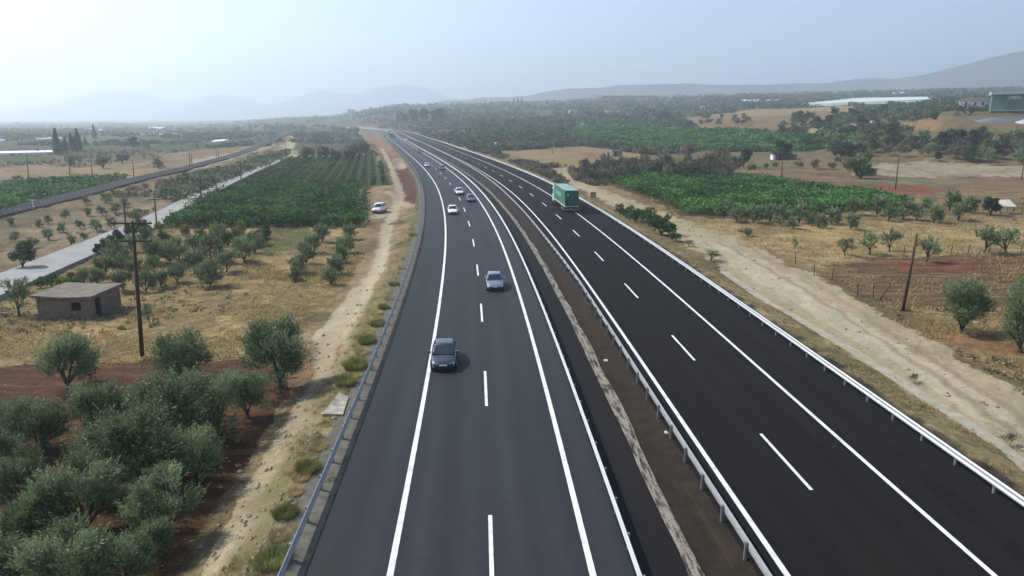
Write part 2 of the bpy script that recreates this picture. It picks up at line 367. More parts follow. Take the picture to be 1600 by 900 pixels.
# (corner points of the zone seen in the photograph, albedo, tufts, furrows)
DRY, STRAW, RED, PALE, TAN = (.33, .255, .14), (.42, .325, .18), (.095, .045, .028), (.44, .395, .30), (.31, .245, .165)
ZONES = [
 ([(-200,300),(0,262),(60,258),(130,262),(230,252),(250,272),(190,280),(100,284),(0,292),(-200,330)], (.32,.245,.155), .4, .2),
 ([(250,242),(330,233),(410,226),(395,237),(330,252),(295,262),(262,262)], (.27,.21,.14), .6, .1),
 ([(300,250),(400,232),(440,222),(450,216),(455,220),(400,240),(330,262),(290,268)], (.38,.34,.27), .1, 0),
 ([(-300,330),(0,290),(60,284),(180,278),(205,279),(120,302),(60,314),(0,332),(-300,400)], (.07,.085,.035), .3, 0),
 ([(-300,420),(0,348),(230,300),(320,262),(440,225),(452,232),(380,268),(300,305),(100,392),(0,432),(-300,560)], (.21,.175,.115), .8, .1),
 ([(-60,420),(0,395),(60,345),(180,318),(250,318),(250,330),(100,390),(0,432)], (.31,.255,.18), .8, .1),
 ([(250,305),(300,278),(370,262),(420,244),(452,236),(448,246),(390,268),(330,292),(275,318)], (.07,.085,.04), .3, 0),
 ([(238,318),(250,308),(270,306),(284,312),(276,322),(258,326)], (.29,.225,.17), .1, 0),
 ([(425,240),(445,226),(455,218),(452,228),(470,240),(500,243),(470,247),(440,250)], (.40,.36,.28), .1, 0),
  ([(225,229),(330,221),(420,213),(424,219),(330,230),(235,237)], (.05,.09,.035), .1, 0),
 ([(0,245),(80,243),(80,252),(0,256)], (.05,.085,.035), .3, 0),
 ([(1240,168),(1300,167),(1460,161),(1455,154),(1330,155)], (.10,.12,.07), .1, 0),
 ([(1465,177),(1600,177),(1800,177),(1800,184),(1465,185)], (.17,.15,.09), .5, 0),
 # orchard west of the motorway
 ([(-300,560),(0,472),(60,448),(150,405),(265,352),(420,345),(560,345),(585,385),(540,440),(490,490),(440,520),(380,562),(0,580),(-300,640)], DRY, .9, .35),
 ([(265,356),(420,350),(560,347),(580,365),(500,372),(300,375)], STRAW, .4, .2),
 ([(395,362),(450,352),(490,362),(480,390),(410,396)], (.13,.145,.065), .5, 0),
 ([(400,398),(560,400),(540,440),(420,438),(360,430)], STRAW, .5, .7),
 ([(-200,540),(0,500),(230,500),(400,470),(470,480),(400,520),(360,562),(225,566),(0,572),(-200,600)], STRAW, .8, .15),
 ([(-300,600),(0,572),(225,566),(380,560),(480,585),(470,625),(430,690),(380,740),(330,800),(290,860),(260,960),(-300,1000)], RED, .3, .6),
 # vineyard soil; far half also darkened for the shade between its rows
 ([(262,358),(255,350),(330,312),(450,246),(575,238),(605,262),(613,290),(560,294),(562,352)], (.085,.08,.045), .2, 0),
 ([(392,289),(330,313),(452,247),(575,240),(604,264),(611,290),(565,290)], (.055,.06,.032), .1, 0),
 # ground between the vineyard and the motorway
 ([(560,294),(612,290),(606,262),(580,240),(560,215),(560,200),(592,200),(640,240),(662,290),(662,345),(655,385),(640,430),(615,500),(590,560),(560,640),(530,700),(500,780),(470,860),(455,960),(280,960),(300,860),(350,780),(400,700),(430,650),(455,600),(500,560),(440,545),(480,505),(530,460),(570,400),(562,352)], TAN, .35, .1),
 ([(545,300),(600,300),(615,320),(590,345),(560,350)], (.34,.265,.19), .5, .2),
 ([(455,560),(500,520),(550,520),(555,560),(520,600),(480,640),(440,650)], (.27,.18,.115), .3, .2),
 ([(470,620),(545,590),(540,660),(500,740),(460,830),(430,960),(300,960),(330,860),(380,770),(420,700)], (.44,.395,.29), .22, .1),
 ([(580,206),(594,210),(612,222),(632,240),(650,262),(658,290),(657,320),(640,322),(626,316),(624,288),(606,262),(588,238),(568,208)], (.105,.05,.034), .2, .2),
 ([(556,196),(585,198),(598,210),(620,232),(634,256),(606,252),(590,232),(570,212)], (.26,.165,.115), .2, .1),
 ([(597,352),(612,341),(632,346),(628,352)], (.12,.085,.055), .2, 0),
 ([(620,246),(640,256),(634,264),(612,262)], (.40,.34,.26), 0, 0),
 # east side
 ([(700,215),(760,222),(900,262),(960,300),(870,262),(760,245),(690,222)], (.30,.24,.15), .9, 0),
 ([(770,236),(830,234),(900,228),(960,234),(1005,240),(1000,252),(940,262),(900,264),(850,258),(800,248)], (.33,.25,.145), .5, .2),
 ([(860,262),(930,262),(1120,268),(1400,285),(1600,300),(1900,330),(1900,700),(1700,640),(1600,600),(1440,500),(1300,430),(1180,385),(1060,345),(960,305),(900,285)], DRY, .8, .35),
 ([(880,260),(1000,258),(1150,262),(1200,272),(1000,275),(920,275)], (.30,.23,.14), .8, .1),
 ([(1120,272),(1200,270),(1400,272),(1700,280),(1700,312),(1500,312),(1400,306),(1280,296),(1180,284)], (.23,.155,.10), .6, .6),
 ([(1300,296),(1380,288),(1450,288),(1470,300),(1400,304)], (.21,.09,.055), .2, .3),
 ([(1365,258),(1440,250),(1560,258),(1700,268),(1700,278),(1520,276),(1400,276),(1360,270)], (.40,.36,.27), .5, 0),
 ([(1340,278),(1450,280),(1560,284),(1440,288),(1340,286)], (.20,.21,.13), .4, 0),
 ([(1500,300),(1800,290),(1800,345),(1560,340),(1450,322)], (.27,.20,.12), .8, .4),
 ([(1050,345),(1180,350),(1400,345),(1800,352),(1800,410),(1400,398),(1290,412),(1250,402),(1100,372)], STRAW, .35, .45),
 ([(1268,424),(1300,412),(1400,402),(1600,398),(1900,410),(1900,520),(1620,475),(1540,482),(1440,484),(1360,470)], (.155,.095,.058), .6, .9),
 ([(1390,408),(1600,402),(1800,410),(1800,435),(1600,428),(1400,426)], (.17,.07,.042), .3, .7),
 ([(1400,500),(1520,505),(1700,560),(1700,620),(1560,560),(1450,530)], (.30,.19,.11), .7, .5),
 # vineyard and green crop soil
 ([(925,275),(1000,270),(1200,283),(1370,306),(1425,322),(1250,342),(1150,342),(1070,338)], (.09,.075,.045), .2, 0),
 ([(905,196),(1000,196),(1100,202),(1290,212),(1375,216),(1300,232),(1190,237),(1010,234),(960,226),(870,212)], (.05,.085,.035), .2, 0),
 ([(1065,184),(1200,174),(1335,168),(1340,176),(1290,188),(1250,200),(1160,208),(1090,200)], (.27,.205,.135), .7, .1),
 ([(1150,174),(1300,167),(1340,166),(1340,171),(1240,178),(1160,184)], (.36,.29,.19), .4, .1),
 ([(1240,205),(1330,192),(1400,184),(1396,192),(1300,206)], (.38,.33,.24), .3, 0),
 ([(1390,184),(1480,180),(1500,196),(1470,206),(1400,200)], (.30,.205,.12), .7, 0),
 ([(1440,198),(1600,192),(1800,190),(1800,215),(1600,212),(1440,208)], (.25,.18,.11), .7, 0),
 ([(1516,184),(1560,182),(1800,180),(1800,194),(1540,194)], (.16,.165,.18), .1, 0),
 # dirt track east
 ([(856,262),(885,262),(895,280),(960,303),(1060,340),(1130,366),(1200,398),(1300,445),(1400,500),(1500,560),(1600,622),(1800,740),(1800,900),(1600,725),(1500,665),(1400,602),(1260,508),(1150,436),(1080,388),(1000,344),(940,312),(888,288)], (.42,.37,.28), .05, .05),
 ([(1100,372),(1200,412),(1330,490),(1440,560),(1600,650),(1600,690),(1430,590),(1250,480),(1150,420)], (.50,.46,.38), 0, 0),
 ([(752,238),(768,232),(772,224),(764,218),(770,217),(778,224),(775,232),(764,240)], (.45,.40,.31), 0, 0),
 ([(903,182),(906,182),(912,192),(916,199),(908,199),(905,190)], (.40,.38,.32), 0, 0),
]
LINES = [  # pale wheel ruts and strips: pixel polyline, half width in metres, albedo
 ([(596,232),(612,262),(621,285),(626,305),(618,328),(608,350),(601,378),(595,408),(578,440),(556,470),(530,502),(510,540)], 1.0, (.50,.46,.36)),
 ([(603,372),(600,400),(592,425),(578,450),(566,480),(548,510),(540,535)], .55, (.52,.48,.38)),
 ([(560,450),(535,480),(515,505),(500,530)], .45, (.52,.48,.38)),
 ([(618,328),(600,333),(585,340)], 1.6, (.46,.42,.33)),
 ([(604,300),(622,312),(640,322)], 1.0, (.44,.40,.31)),
 ([(515,535),(505,565),(500,600),(495,640),(500,700)], .8, (.44,.40,.31)),
 ([(545,530),(535,560),(528,590)], .5, (.46,.42,.33)),
 ([(500,700),(470,760),(440,830),(415,900)], 1.0, (.47,.43,.33)),
 ([(440,740),(400,800),(365,870),(350,930)], .8, (.47,.43,.33)),
 ([(580,240),(540,243),(490,244),(450,248),(416,258),(390,268)], 1.6, (.44,.41,.33)),
 ([(1120,378),(1200,420),(1300,482),(1400,548),(1500,618),(1600,688)], .35, (.33,.285,.215)),
 ([(1150,376),(1230,418),(1330,478),(1430,545),(1530,612),(1620,672)], .35, (.34,.29,.22)),
 ([(1140,392),(1240,450),(1340,515),(1440,585),(1540,655)], .4, (.52,.48,.40)),
 ([(900,290),(960,315),(1040,352),(1110,388)], .5, (.50,.45,.36)),
 ([(452,212),(462,218),(458,224),(452,232),(446,238)], 2.4, (.50,.46,.36)),
]
us = np.linspace(-1.75, 1.75, 1250); rows = np.concatenate([np.linspace(4, 19, 12), 1184*16.65/np.concatenate([np.linspace(860, 6, 760), np.linspace(5.8, 2.2, 16)])-4])
rows = rows[(rows < 9800)]; rows = np.unique(rows)
UU, YY = np.meshgrid(us, rows); XX = UU*(YY+4)
ZZ = height(XX, YY)
wx = XX + (vnoise(XX, YY, 2.2, 8)*1.2+vnoise(XX, YY, .7, 9)*.6)*np.clip(YY/70, .35, 6); wy = YY + (vnoise(XX, YY, 2.7, 18)*1.6+vnoise(XX, YY, .8, 19)*.6)*np.clip(YY/55, .35, 8)
far = sstep(230, 420, YY)
n_a = vnoise(XX, YY, 55, 21)+vnoise(XX, YY, 17, 22)*.6
colr = np.empty(XX.shape+(3,)); base_n = np.array((.24, .19, .115)); base_f = np.array((.085, .095, .05))
colr[:] = base_n*(1-far[..., None])+base_f*far[..., None]
tanp = sstep(.42, .55, n_a)*far*.7
colr = colr*(1-tanp[..., None])+np.array((.25, .195, .12))*tanp[..., None]
grn = sstep(.18, .4, -n_a)*far
colr = colr*(1-grn[..., None])+np.array((.045, .075, .03))*grn[..., None]
tuft = np.full(XX.shape, .7); furr = np.full(XX.shape, .1)
ZW = []
for P, c, t, f in ZONES:
    W = [tuple(at(a, b)[:2]) for a, b in P]
    ZW.append(W); x0 = min(p[0] for p in W); x1 = max(p[0] for p in W); y0 = min(p[1] for p in W); y1 = max(p[1] for p in W)
    sel = (wx > x0) & (wx < x1) & (wy > y0) & (wy < y1)
    idx = np.nonzero(sel); m = inpoly(wx[idx], wy[idx], W); idx = tuple(a[m] for a in idx)
    colr[idx] = c; tuft[idx] = t; furr[idx] = f
def seg_dist(X, Y, P):
    d = np.full(X.shape, 1e9)
    for (x0, y0), (x1, y1) in zip(P[:-1], P[1:]):
        L = (x1-x0)**2+(y1-y0)**2+1e-9; t = np.clip(((X-x0)*(x1-x0)+(Y-y0)*(y1-y0))/L, 0, 1)
        d = np.minimum(d, np.hypot(X-x0-t*(x1-x0), Y-y0-t*(y1-y0)))
    return d
for P, hw, c in LINES:
    W = [tuple(at(a, b)[:2]) for a, b in P]
    d = seg_dist(XX+vnoise(XX, YY, 2, 31)*.7, YY+vnoise(XX, YY, 2, 32)*.7, W); k = (1-sstep(hw*.6, hw*1.3, d))*.85
    colr = colr*(1-k[..., None])+np.array(c)*k[..., None]; tuft *= 1-k
# verges beside the guard rails
dl = cA(YY)-3.8-XX; dr = XX-(cB(YY)+4.1)
k = (1-sstep(.7, 1.9, dl+vnoise(XX, YY, .9, 41)*.9))*(dl > -.2)*(1-sstep(250, 400, YY)); colr = colr*(1-k[..., None])+np.array((.17, .165, .135))*k[..., None]
k = sstep(1.0, 1.6, dl)*(1-sstep(2.2, 3.6, dl+vnoise(XX, YY, 2.1, 42)*1.6))*(1-sstep(120, 150, YY))*.8; colr = colr*(1-k[..., None])+np.array((.21, .19, .10))*k[..., None]
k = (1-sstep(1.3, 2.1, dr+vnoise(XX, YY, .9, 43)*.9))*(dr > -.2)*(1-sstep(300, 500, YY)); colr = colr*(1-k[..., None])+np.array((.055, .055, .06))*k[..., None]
k = sstep(1.6, 2.2, dr+vnoise(XX, YY, .9, 43)*.9)*(1-sstep(3.6, 4.8, dr+vnoise(XX, YY, 2.1, 44)*1.6))*(1-sstep(300, 500, YY)); colr = colr*(1-k[..., None])+np.array((.36, .30, .18))*k[..., None]; tuft = np.maximum(tuft, k*.8)
# brown mottling of red soil between straw patches
big = sstep(.0, .3, vnoise(XX, YY, 7, 51)+.6*vnoise(XX, YY, 2.5, 52)+.4*vnoise(XX, YY, 1, 53))*(1-.4*far)*.85*(tuft > .3)
colr = colr*(1-big[..., None])+(colr*np.array((.60, .62, .58)))*big[..., None]
nr, nc = XX.shape; I = np.arange(nr*nc).reshape(nr, nc)
FQ = np.stack([I[:-1, :-1], I[:-1, 1:], I[1:, 1:], I[1:, :-1]], -1).reshape(-1, 4)
colr *= np.array((.65, .615, .53))
gm = mesh_np('ground', np.stack([XX, YY, ZZ], -1).reshape(-1, 3), FQ, M['earth'], True,
             {'soil': colr.reshape(-1, 3), 'tuft': tuft.ravel(), 'furrow': furr.ravel()})
tag(link('ground', gm), 'dry farmland of straw, red soil and pale dirt tracks', kind='structure')
# ground behind and beside the viewpoint
bk = MB(); bk.poly([(-400, -300, -1.2), (400, -300, -1.2), (400, 4, -1.2), (-400, 4, -1.2)]).build('ground', simple('far_earth', (.2, .16, .1), .95)); C.objects[-1]['kind'] = 'structure'

# ------------------------------------------------------------------ motorway sheets
def strip(name, c, o0, o1, z, mat, y0=-25, y1=2080, parent=None, seg=3.0, thick=None):
    ys = []; y = y0
    while y < y1: ys.append(y); y += seg*(1+max(y, 0)/200)
    ys.append(y1); ys = np.array(ys)
    a0 = o0(ys) if callable(o0) else np.full(len(ys), o0); a1 = o1(ys) if callable(o1) else np.full(len(ys), o1)
    s = (c(ys+2)-c(ys-2))/4; k = np.sqrt(1+s*s)
    x0 = c(ys)+a0*k; x1 = c(ys)+a1*k
    T = TA if c is cA else TB; al = np.interp(ys, T[0], arc(c))
    nx = 2
    V = np.stack([np.stack([x0, ys, np.full(len(ys), z)], -1), np.stack([x1, ys, np.full(len(ys), z)], -1)], 1).reshape(-1, 3)
    n = len(ys); i = np.arange(n-1)
    Fq = np.stack([2*i, 2*i+1, 2*i+3, 2*i+2], -1)
    uv = np.stack([np.stack([a0, al], -1), np.stack([a1, al], -1)], 1).reshape(-1, 2)
    me = mesh_np(name, V, Fq, mat, uv=uv)
    return link(name, me, parent)
lane_w = tag(strip('carriageway', cA, -3.2, 9.15, 0, M['asphalt_l']), 'worn blue-grey asphalt carriageway with oncoming cars', kind='structure')
lane_e = tag(strip('carriageway', cB, rg2o, 5.0, 0, M['asphalt_r']), 'fresh black asphalt carriageway carrying the green lorry', kind='structure')
strip('shoulder_strip', cA, -4.7, -3.2, -.012, simple('rail_strip', (.105, .10, .082), .95, scale=2, var=.3), parent=None, y1=900)['kind'] = 'structure'
strip('gutter', cA, 9.15, 11.15, -.02, M['gutter'])['kind'] = 'structure'
M['median'] = None
def median_mat():
    m, nt, p = mat_new('median_soil')
    tc = N(nt, 'ShaderNodeTexCoord'); P = tc.outputs['Object']; uv = N(nt, 'ShaderNodeUVMap')
    a = noise_(nt, P, 1.2, 5, .7); b = noise_(nt, scalev(nt, uv.outputs[0], (1.5, .08, 1)), 1.0, 4); g = noise_(nt, P, 22, 3)
    sp = noise_(nt, P, 7, 2, .5)
    c = mixc(nt, ramp(nt, a, .35, .7), (.019, .0145, .0105), (.034, .026, .019))
    c = mixc(nt, ramp(nt, b, .6, .75, 0, .5), c, (.065, .054, .043))
    c = mixc(nt, ramp(nt, sp, .72, .78, 0, .7), c, (.13, .115, .095))
    c = mul_col(nt, c, ramp(nt, g, .3, .7, .75, 1.25))
    nt.links.new(c, p.inputs['Base Color']); p.inputs['Roughness'].default_value = .9; p.inputs['Specular IOR Level'].default_value = .1
    return m
def worn_mat():
    m, nt, p = mat_new('worn_kerb')
    tc = N(nt, 'ShaderNodeTexCoord'); P = tc.outputs['Object']; uv = N(nt, 'ShaderNodeUVMap')
    b = noise_(nt, scalev(nt, uv.outputs[0], (5, .6, 1)), 1.0, 6, .75); g = noise_(nt, P, 10, 3)
    c = mixc(nt, ramp(nt, b, .46, .58), (.22, .205, .17), (.03, .027, .023))
    c = mul_col(nt, c, ramp(nt, g, .3, .7, .75, 1.25))
    nt.links.new(c, p.inputs['Base Color']); p.inputs['Roughness'].default_value = .9; p.inputs['Specular IOR Level'].default_value = .1
    return m
# median earth: from the worn strip to the far rail
ys = np.concatenate([np.arange(-25, 60, 1.0), np.arange(60, 300, 3.0), np.arange(300, 2080, 12.0)])
kA = np.sqrt(1+((cA(ys+2)-cA(ys-2))/4)**2); kB = np.sqrt(1+((cB(ys+2)-cB(ys-2))/4)**2)
x0 = cA(ys)+11.0*kA; x1 = cB(ys)+(rg2o(ys)+.02)*kB; nx = 9; T = np.linspace(0, 1, nx)
MX = x0[:, None]*(1-T)+x1[:, None]*T; MY = np.repeat(ys[:, None], nx, 1)
MZ = -.03 - .10*np.sin(T*math.pi)[None, :]*np.ones_like(MX) + vnoise(MX, MY, 1.3, 61)*.05
MZ[:, -1] = -.03; MZ[:, 0] = -.035
I = np.arange(MX.size).reshape(MX.shape)
FQ = np.stack([I[:-1, :-1], I[:-1, 1:], I[1:, 1:], I[1:, :-1]], -1).reshape(-1, 4)
al = np.interp(ys, TA[0], arc(cA)); UVm = np.stack([np.repeat((T*3)[None, :], len(ys), 0), np.repeat(al[:, None], nx, 1)], -1).reshape(-1, 2)
med = link('median', mesh_np('median', np.stack([MX, MY, MZ], -1).reshape(-1, 3), FQ, median_mat(), True, uv=UVm)); tag(med, 'brown bare earth median between the carriageways', kind='structure')
def wob(y): return 11.15+.10*vnoise(np.asarray(y), np.asarray(y)*0, 2.3, 71)
def wob2(y): return 11.75+.22*vnoise(np.asarray(y), np.asarray(y)*0, 3.1, 72)
tag(strip('worn_kerb', cA, wob, wob2, .012, worn_mat(), seg=.8, y1=1200), 'crumbling pale concrete kerb along the median', kind='structure')
# painted lines
Z1 = .005
def line(c, o, wd, parent, y1=1500): 
    return strip('edge_line', c, o-wd/2, o+wd/2, Z1, M['paint'], parent=parent, y1=y1)
line(cA, 0, .25, lane_w); line(cA, 7.58, .25, lane_w); line(cB, 0, .22, lane_e); line(cB, -7.72, .24, lane_e)
def dashes(c, o, ystart, parent):
    T = TA if c is cA else TB; A = arc(c)
    s0 = np.interp(ystart, T[0], A); rest = []; k = -2
    for k in range(-2, 60):
        a = s0+k*18.0; b = a+6.0
        if b > A[-1]-900: break
        yy = np.interp(np.linspace(a, b, 5), A, T[0])
        if yy[0] < -20: continue
        xl = off(c, yy, o-.085); xr = off(c, yy, o+.085)
        V = np.stack([np.stack([xl, yy, yy*0+Z1], -1), np.stack([xr, yy, yy*0+Z1], -1)], 1).reshape(-1, 3); i = np.arange(4)
        link('lane_dash', mesh_np('lane_dash', V, np.stack([2*i, 2*i+1, 2*i+3, 2*i+2], -1), M['paint']), parent)
yA = 19710/(634-183)-4; dashes(cA, 3.80, yA, lane_w)
yB = 19710/(765-183)-4; dashes(cB, -3.93, yB, lane_e)
# surveyor's paint marks on the median
mk = MB()
for (px, py, r) in ((946, 571, .10), (1041, 686, .09)):
    p = at(px, py)
    for k in range(7):
        a = k*math.tau/7
        mk.box(p.x+math.cos(a)*r*1.1-.03, p.x+math.cos(a)*r*1.1+.05, p.y+math.sin(a)*r*1.3-.05, p.y+math.sin(a)*r*1.3+.05, -.13, -.04)
mk.build('paint_mark', M['paint'], med)

# ------------------------------------------------------------------ guard rails
def guard_rail(c, o, side, label, mat, phase=0., spacing=2.7, yend=1300):
    """side +1: the beam faces +x and its posts stand on the -x side"""
    root = link('guard_rail', None); tag(root, label, 'guard rail', 'guard rails of the motorway')
    T = TA if c is cA else TB; A = arc(c)
    oo = o if callable(o) else (lambda y: np.full(np.shape(y), float(o)))
    ys = [] ; y = 5.0
    while y < yend: ys.append(y); y += 2+max(y, 0)/40
    ys = np.array(ys)
    prof = [(0, .38), (.04, .42), (.04, .49), (-.012, .55), (-.012, .60), (.04, .66), (.04, .73), (0, .78), (-.022, .78), (-.045, .60), (-.045, .55), (-.022, .38)]
    V = []
    for k_, (d, z) in enumerate(prof):
        V.append(np.stack([off(c, ys, 0)+ (oo(ys)+side*d)*np.sqrt(1+((c(ys+2)-c(ys-2))/4)**2), ys, ys*0+z+.03], -1))
    V = np.stack(V, 1); n, m = V.shape[:2]; I = np.arange(n*m).reshape(n, m)
    J = np.roll(I, -1, 1); FQ = np.stack([I[:-1], J[:-1], J[1:], I[1:]], -1).reshape(-1, 4)
    if side < 0: FQ = FQ[:, ::-1]
    link('rail_beam', mesh_np('rail_beam', V.reshape(-1, 3), FQ, mat), root)
    s = np.interp(8, T[0], A)+phase; cnt = 0; rest = MB()
    pm = MB(); pm.box(-.05, .05, -.06, .06, -.35, .74); pm.box(.0, .075, -.05, .05, .5, .66)
    pmesh = pm.mesh('rail_post', M['post'])
    while True:
        yy = float(np.interp(s, A, T[0]))
        if yy > 520: break
        x = float(off(c, yy, float(oo(np.array(yy))) - side*.11)); sl = float((c(yy+1)-c(yy-1))/2)
        rz = -math.atan(sl)
        if cnt < 100:
            q = link('rail_post', pmesh, root, (x, yy, 0), rz if side > 0 else rz+math.pi)
        else:
            rest.box(x-.05, x+.05, yy-.06, yy+.06, -.3, .74)
        cnt += 1; s += spacing
    if rest.v: tag(rest.build('rail_post', M['post'], root), kind='stuff')
    return root
guard_rail(cA, -3.8, 1, 'thin grey guard rail along the outer edge beside the dirt slope, leftmost rail', M['galv_shaded'], 0.3)
guard_rail(cA, 9.1, -1, 'bright guard rail between the oncoming carriageway and the dark gutter', M['galv'], 1.0)
guard_rail(cB, rg2o, 1, 'guard rail on the brown median with its steel posts showing', M['galv'], .4)
guard_rail(cB, 4.1, -1, 'wide bright guard rail beside the pale dirt track, rightmost rail', M['galv'], 0)

# ------------------------------------------------------------------ concrete ditch edge along the east track
pts = [(1130,425),(1200,474),(1262,508),(1330,548),(1400,592),(1450,625),(1500,655),(1550,690),(1600,728),(1680,790)]
W = [at(a, b) for a, b in pts]
dm = MB()
for a, b in zip(W[:-1], W[1:]):
    d = (b-a).normalized(); n_ = Vector((-d.y, d.x, 0))*.42
    dm.loft([[a-n_-Vector((0,0,.2)), a+n_-Vector((0,0,.2)), a+n_+Vector((0,0,.10)), a-n_+Vector((0,0,.06))], [b-n_-Vector((0,0,.2)), b+n_-Vector((0,0,.2)), b+n_+Vector((0,0,.10)), b-n_+Vector((0,0,.06))]])
tag(dm.build('concrete_channel', M['concrete'] if False else simple('dusty_concrete', (.27, .25, .195), .95, scale=1.2, var=.2)), 'dusty concrete channel edge between the guard rail and dirt track', 'channel', kind='structure')

# concrete slab patch on the west verge
a, b, c_, d_ = [at(*q) for q in ((504,652),(530,618),(545,623),(536,652))]
sl = MB(); sl.loft([[a-Vector((0,0,.1)), b-Vector((0,0,.1)), c_-Vector((0,0,.1)), d_-Vector((0,0,.1))], [a+Vector((0,0,.22)), b+Vector((0,0,.2)), c_+Vector((0,0,.16)), d_+Vector((0,0,.18))]])
tag(sl.build('concrete_slab', simple('weathered_slab', (.30, .285, .24), .95, scale=2.2, var=.3)), 'pale concrete slab on the slope beside the outer guard rail', 'slab')

# pale concrete road on the west side
def ribbon(name, L, Rr, mat, dz=.12, parent=None):
    m_ = MB(); n = len(L)
    P0 = [at(*q) for q in L]; P1 = [at(*q) for q in Rr]
    for i in range(n-1):
        for s in range(6):
            t0, t1 = s/6, (s+1)/6
            q = [P0[i].lerp(P0[i+1], t0), P1[i].lerp(P1[i+1], t0), P1[i].lerp(P1[i+1], t1), P0[i].lerp(P0[i+1], t1)]
            m_.loft([[Vector((v.x, v.y, float(height(v.x, v.y))*0+(-1.0)-.3)) for v in q], [Vector((v.x, v.y, -1.0+dz+.12)) for v in q]])
    return m_.build(name, mat, parent)
roadL = [(-120,482),(0,433),(100,393),(190,358),(250,331),(300,307),(357,280),(400,263),(436,250)]
roadR = [(-120,530),(0,470),(150,401),(225,366),(268,347),(312,315),(375,282),(412,264),(444,251)]
cr = ribbon('concrete_road', roadL, roadR, simple('pale_road', (.25, .25, .245), .85, scale=.5, var=.12), .22)
tag(cr, 'pale concrete farm road running beside the railway and the orchard', kind='structure')

# ------------------------------------------------------------------ foliage generators
def leaf_quads(Cn, ln, wd, flat=0.0, upbias=0.0):
    """diamond leaves round the centres"""
    n = len(Cn); a = rng.normal(size=(n, 3)); a[:, 2] = a[:, 2]*(1-flat)+upbias*np.abs(a[:, 2]); a /= np.linalg.norm(a, axis=1)[:, None]
    b = rng.normal(size=(n, 3)); b -= (b*a).sum(1)[:, None]*a; b /= np.linalg.norm(b, axis=1)[:, None]
    ln = ln*rng.uniform(.6, 1.3, n)[:, None]; wd = wd*rng.uniform(.6, 1.3, n)[:, None]
    return np.stack([Cn+a*ln, Cn+b*wd, Cn-a*ln, Cn-b*wd], 1)
def leaf_mesh(name, Q, mat, tint=None):
    n = len(Q); V = Q.reshape(-1, 3)
    t = rng.uniform(0, 1, n) if tint is None else tint
    return mesh_np(name, V, np.arange(n*4).reshape(n, 4), mat, False, {'tint': np.repeat(t, 4)})
def crown_pts(n, lobes, shell=.35):
    """points scattered through overlapping lobes"""
    k = rng.choice(len(lobes), n, p=np.array([l[3]**2 for l in lobes])/sum(l[3]**2 for l in lobes))
    d = rng.normal(size=(n, 3)); d /= np.linalg.norm(d, axis=1)[:, None]
    r = rng.uniform(shell, 1, n)**.5*1.0
    L = np.array(lobes)
    return L[k, :3]+d*(r*L[k, 3])[:, None]*np.array([1, 1, .85]), k
def make_trunk(lobes, trunk, rad):
    t = MB(); base = Vector((0, 0, -.25)); fork = Vector((rnd.uniform(-.12, .12), rnd.uniform(-.12, .12), trunk))
    tr = rad*.06+.02
    t.tube(base, fork, tr*1.35, tr, 7)
    for i in range(6):
        L = lobes[i]; mid = fork.lerp(Vector(L[:3]), .55)+Vector((rnd.uniform(-.15, .15), rnd.uniform(-.15, .15), .12))*rad*.5
        t.tube(fork, mid, tr*.7, tr*.4, 5, False); t.tube(mid, Vector(L[:3]), tr*.4, tr*.12, 5, False)
        for q in range(2):
            t.tube(mid, Vector(L[:3])+Vector((rnd.uniform(-1, 1), rnd.uniform(-1, 1), rnd.uniform(.2, 1)))*L[3]*.9, tr*.25, tr*.06, 4, False)
    return t.mesh('trunk', M['bark'], True)
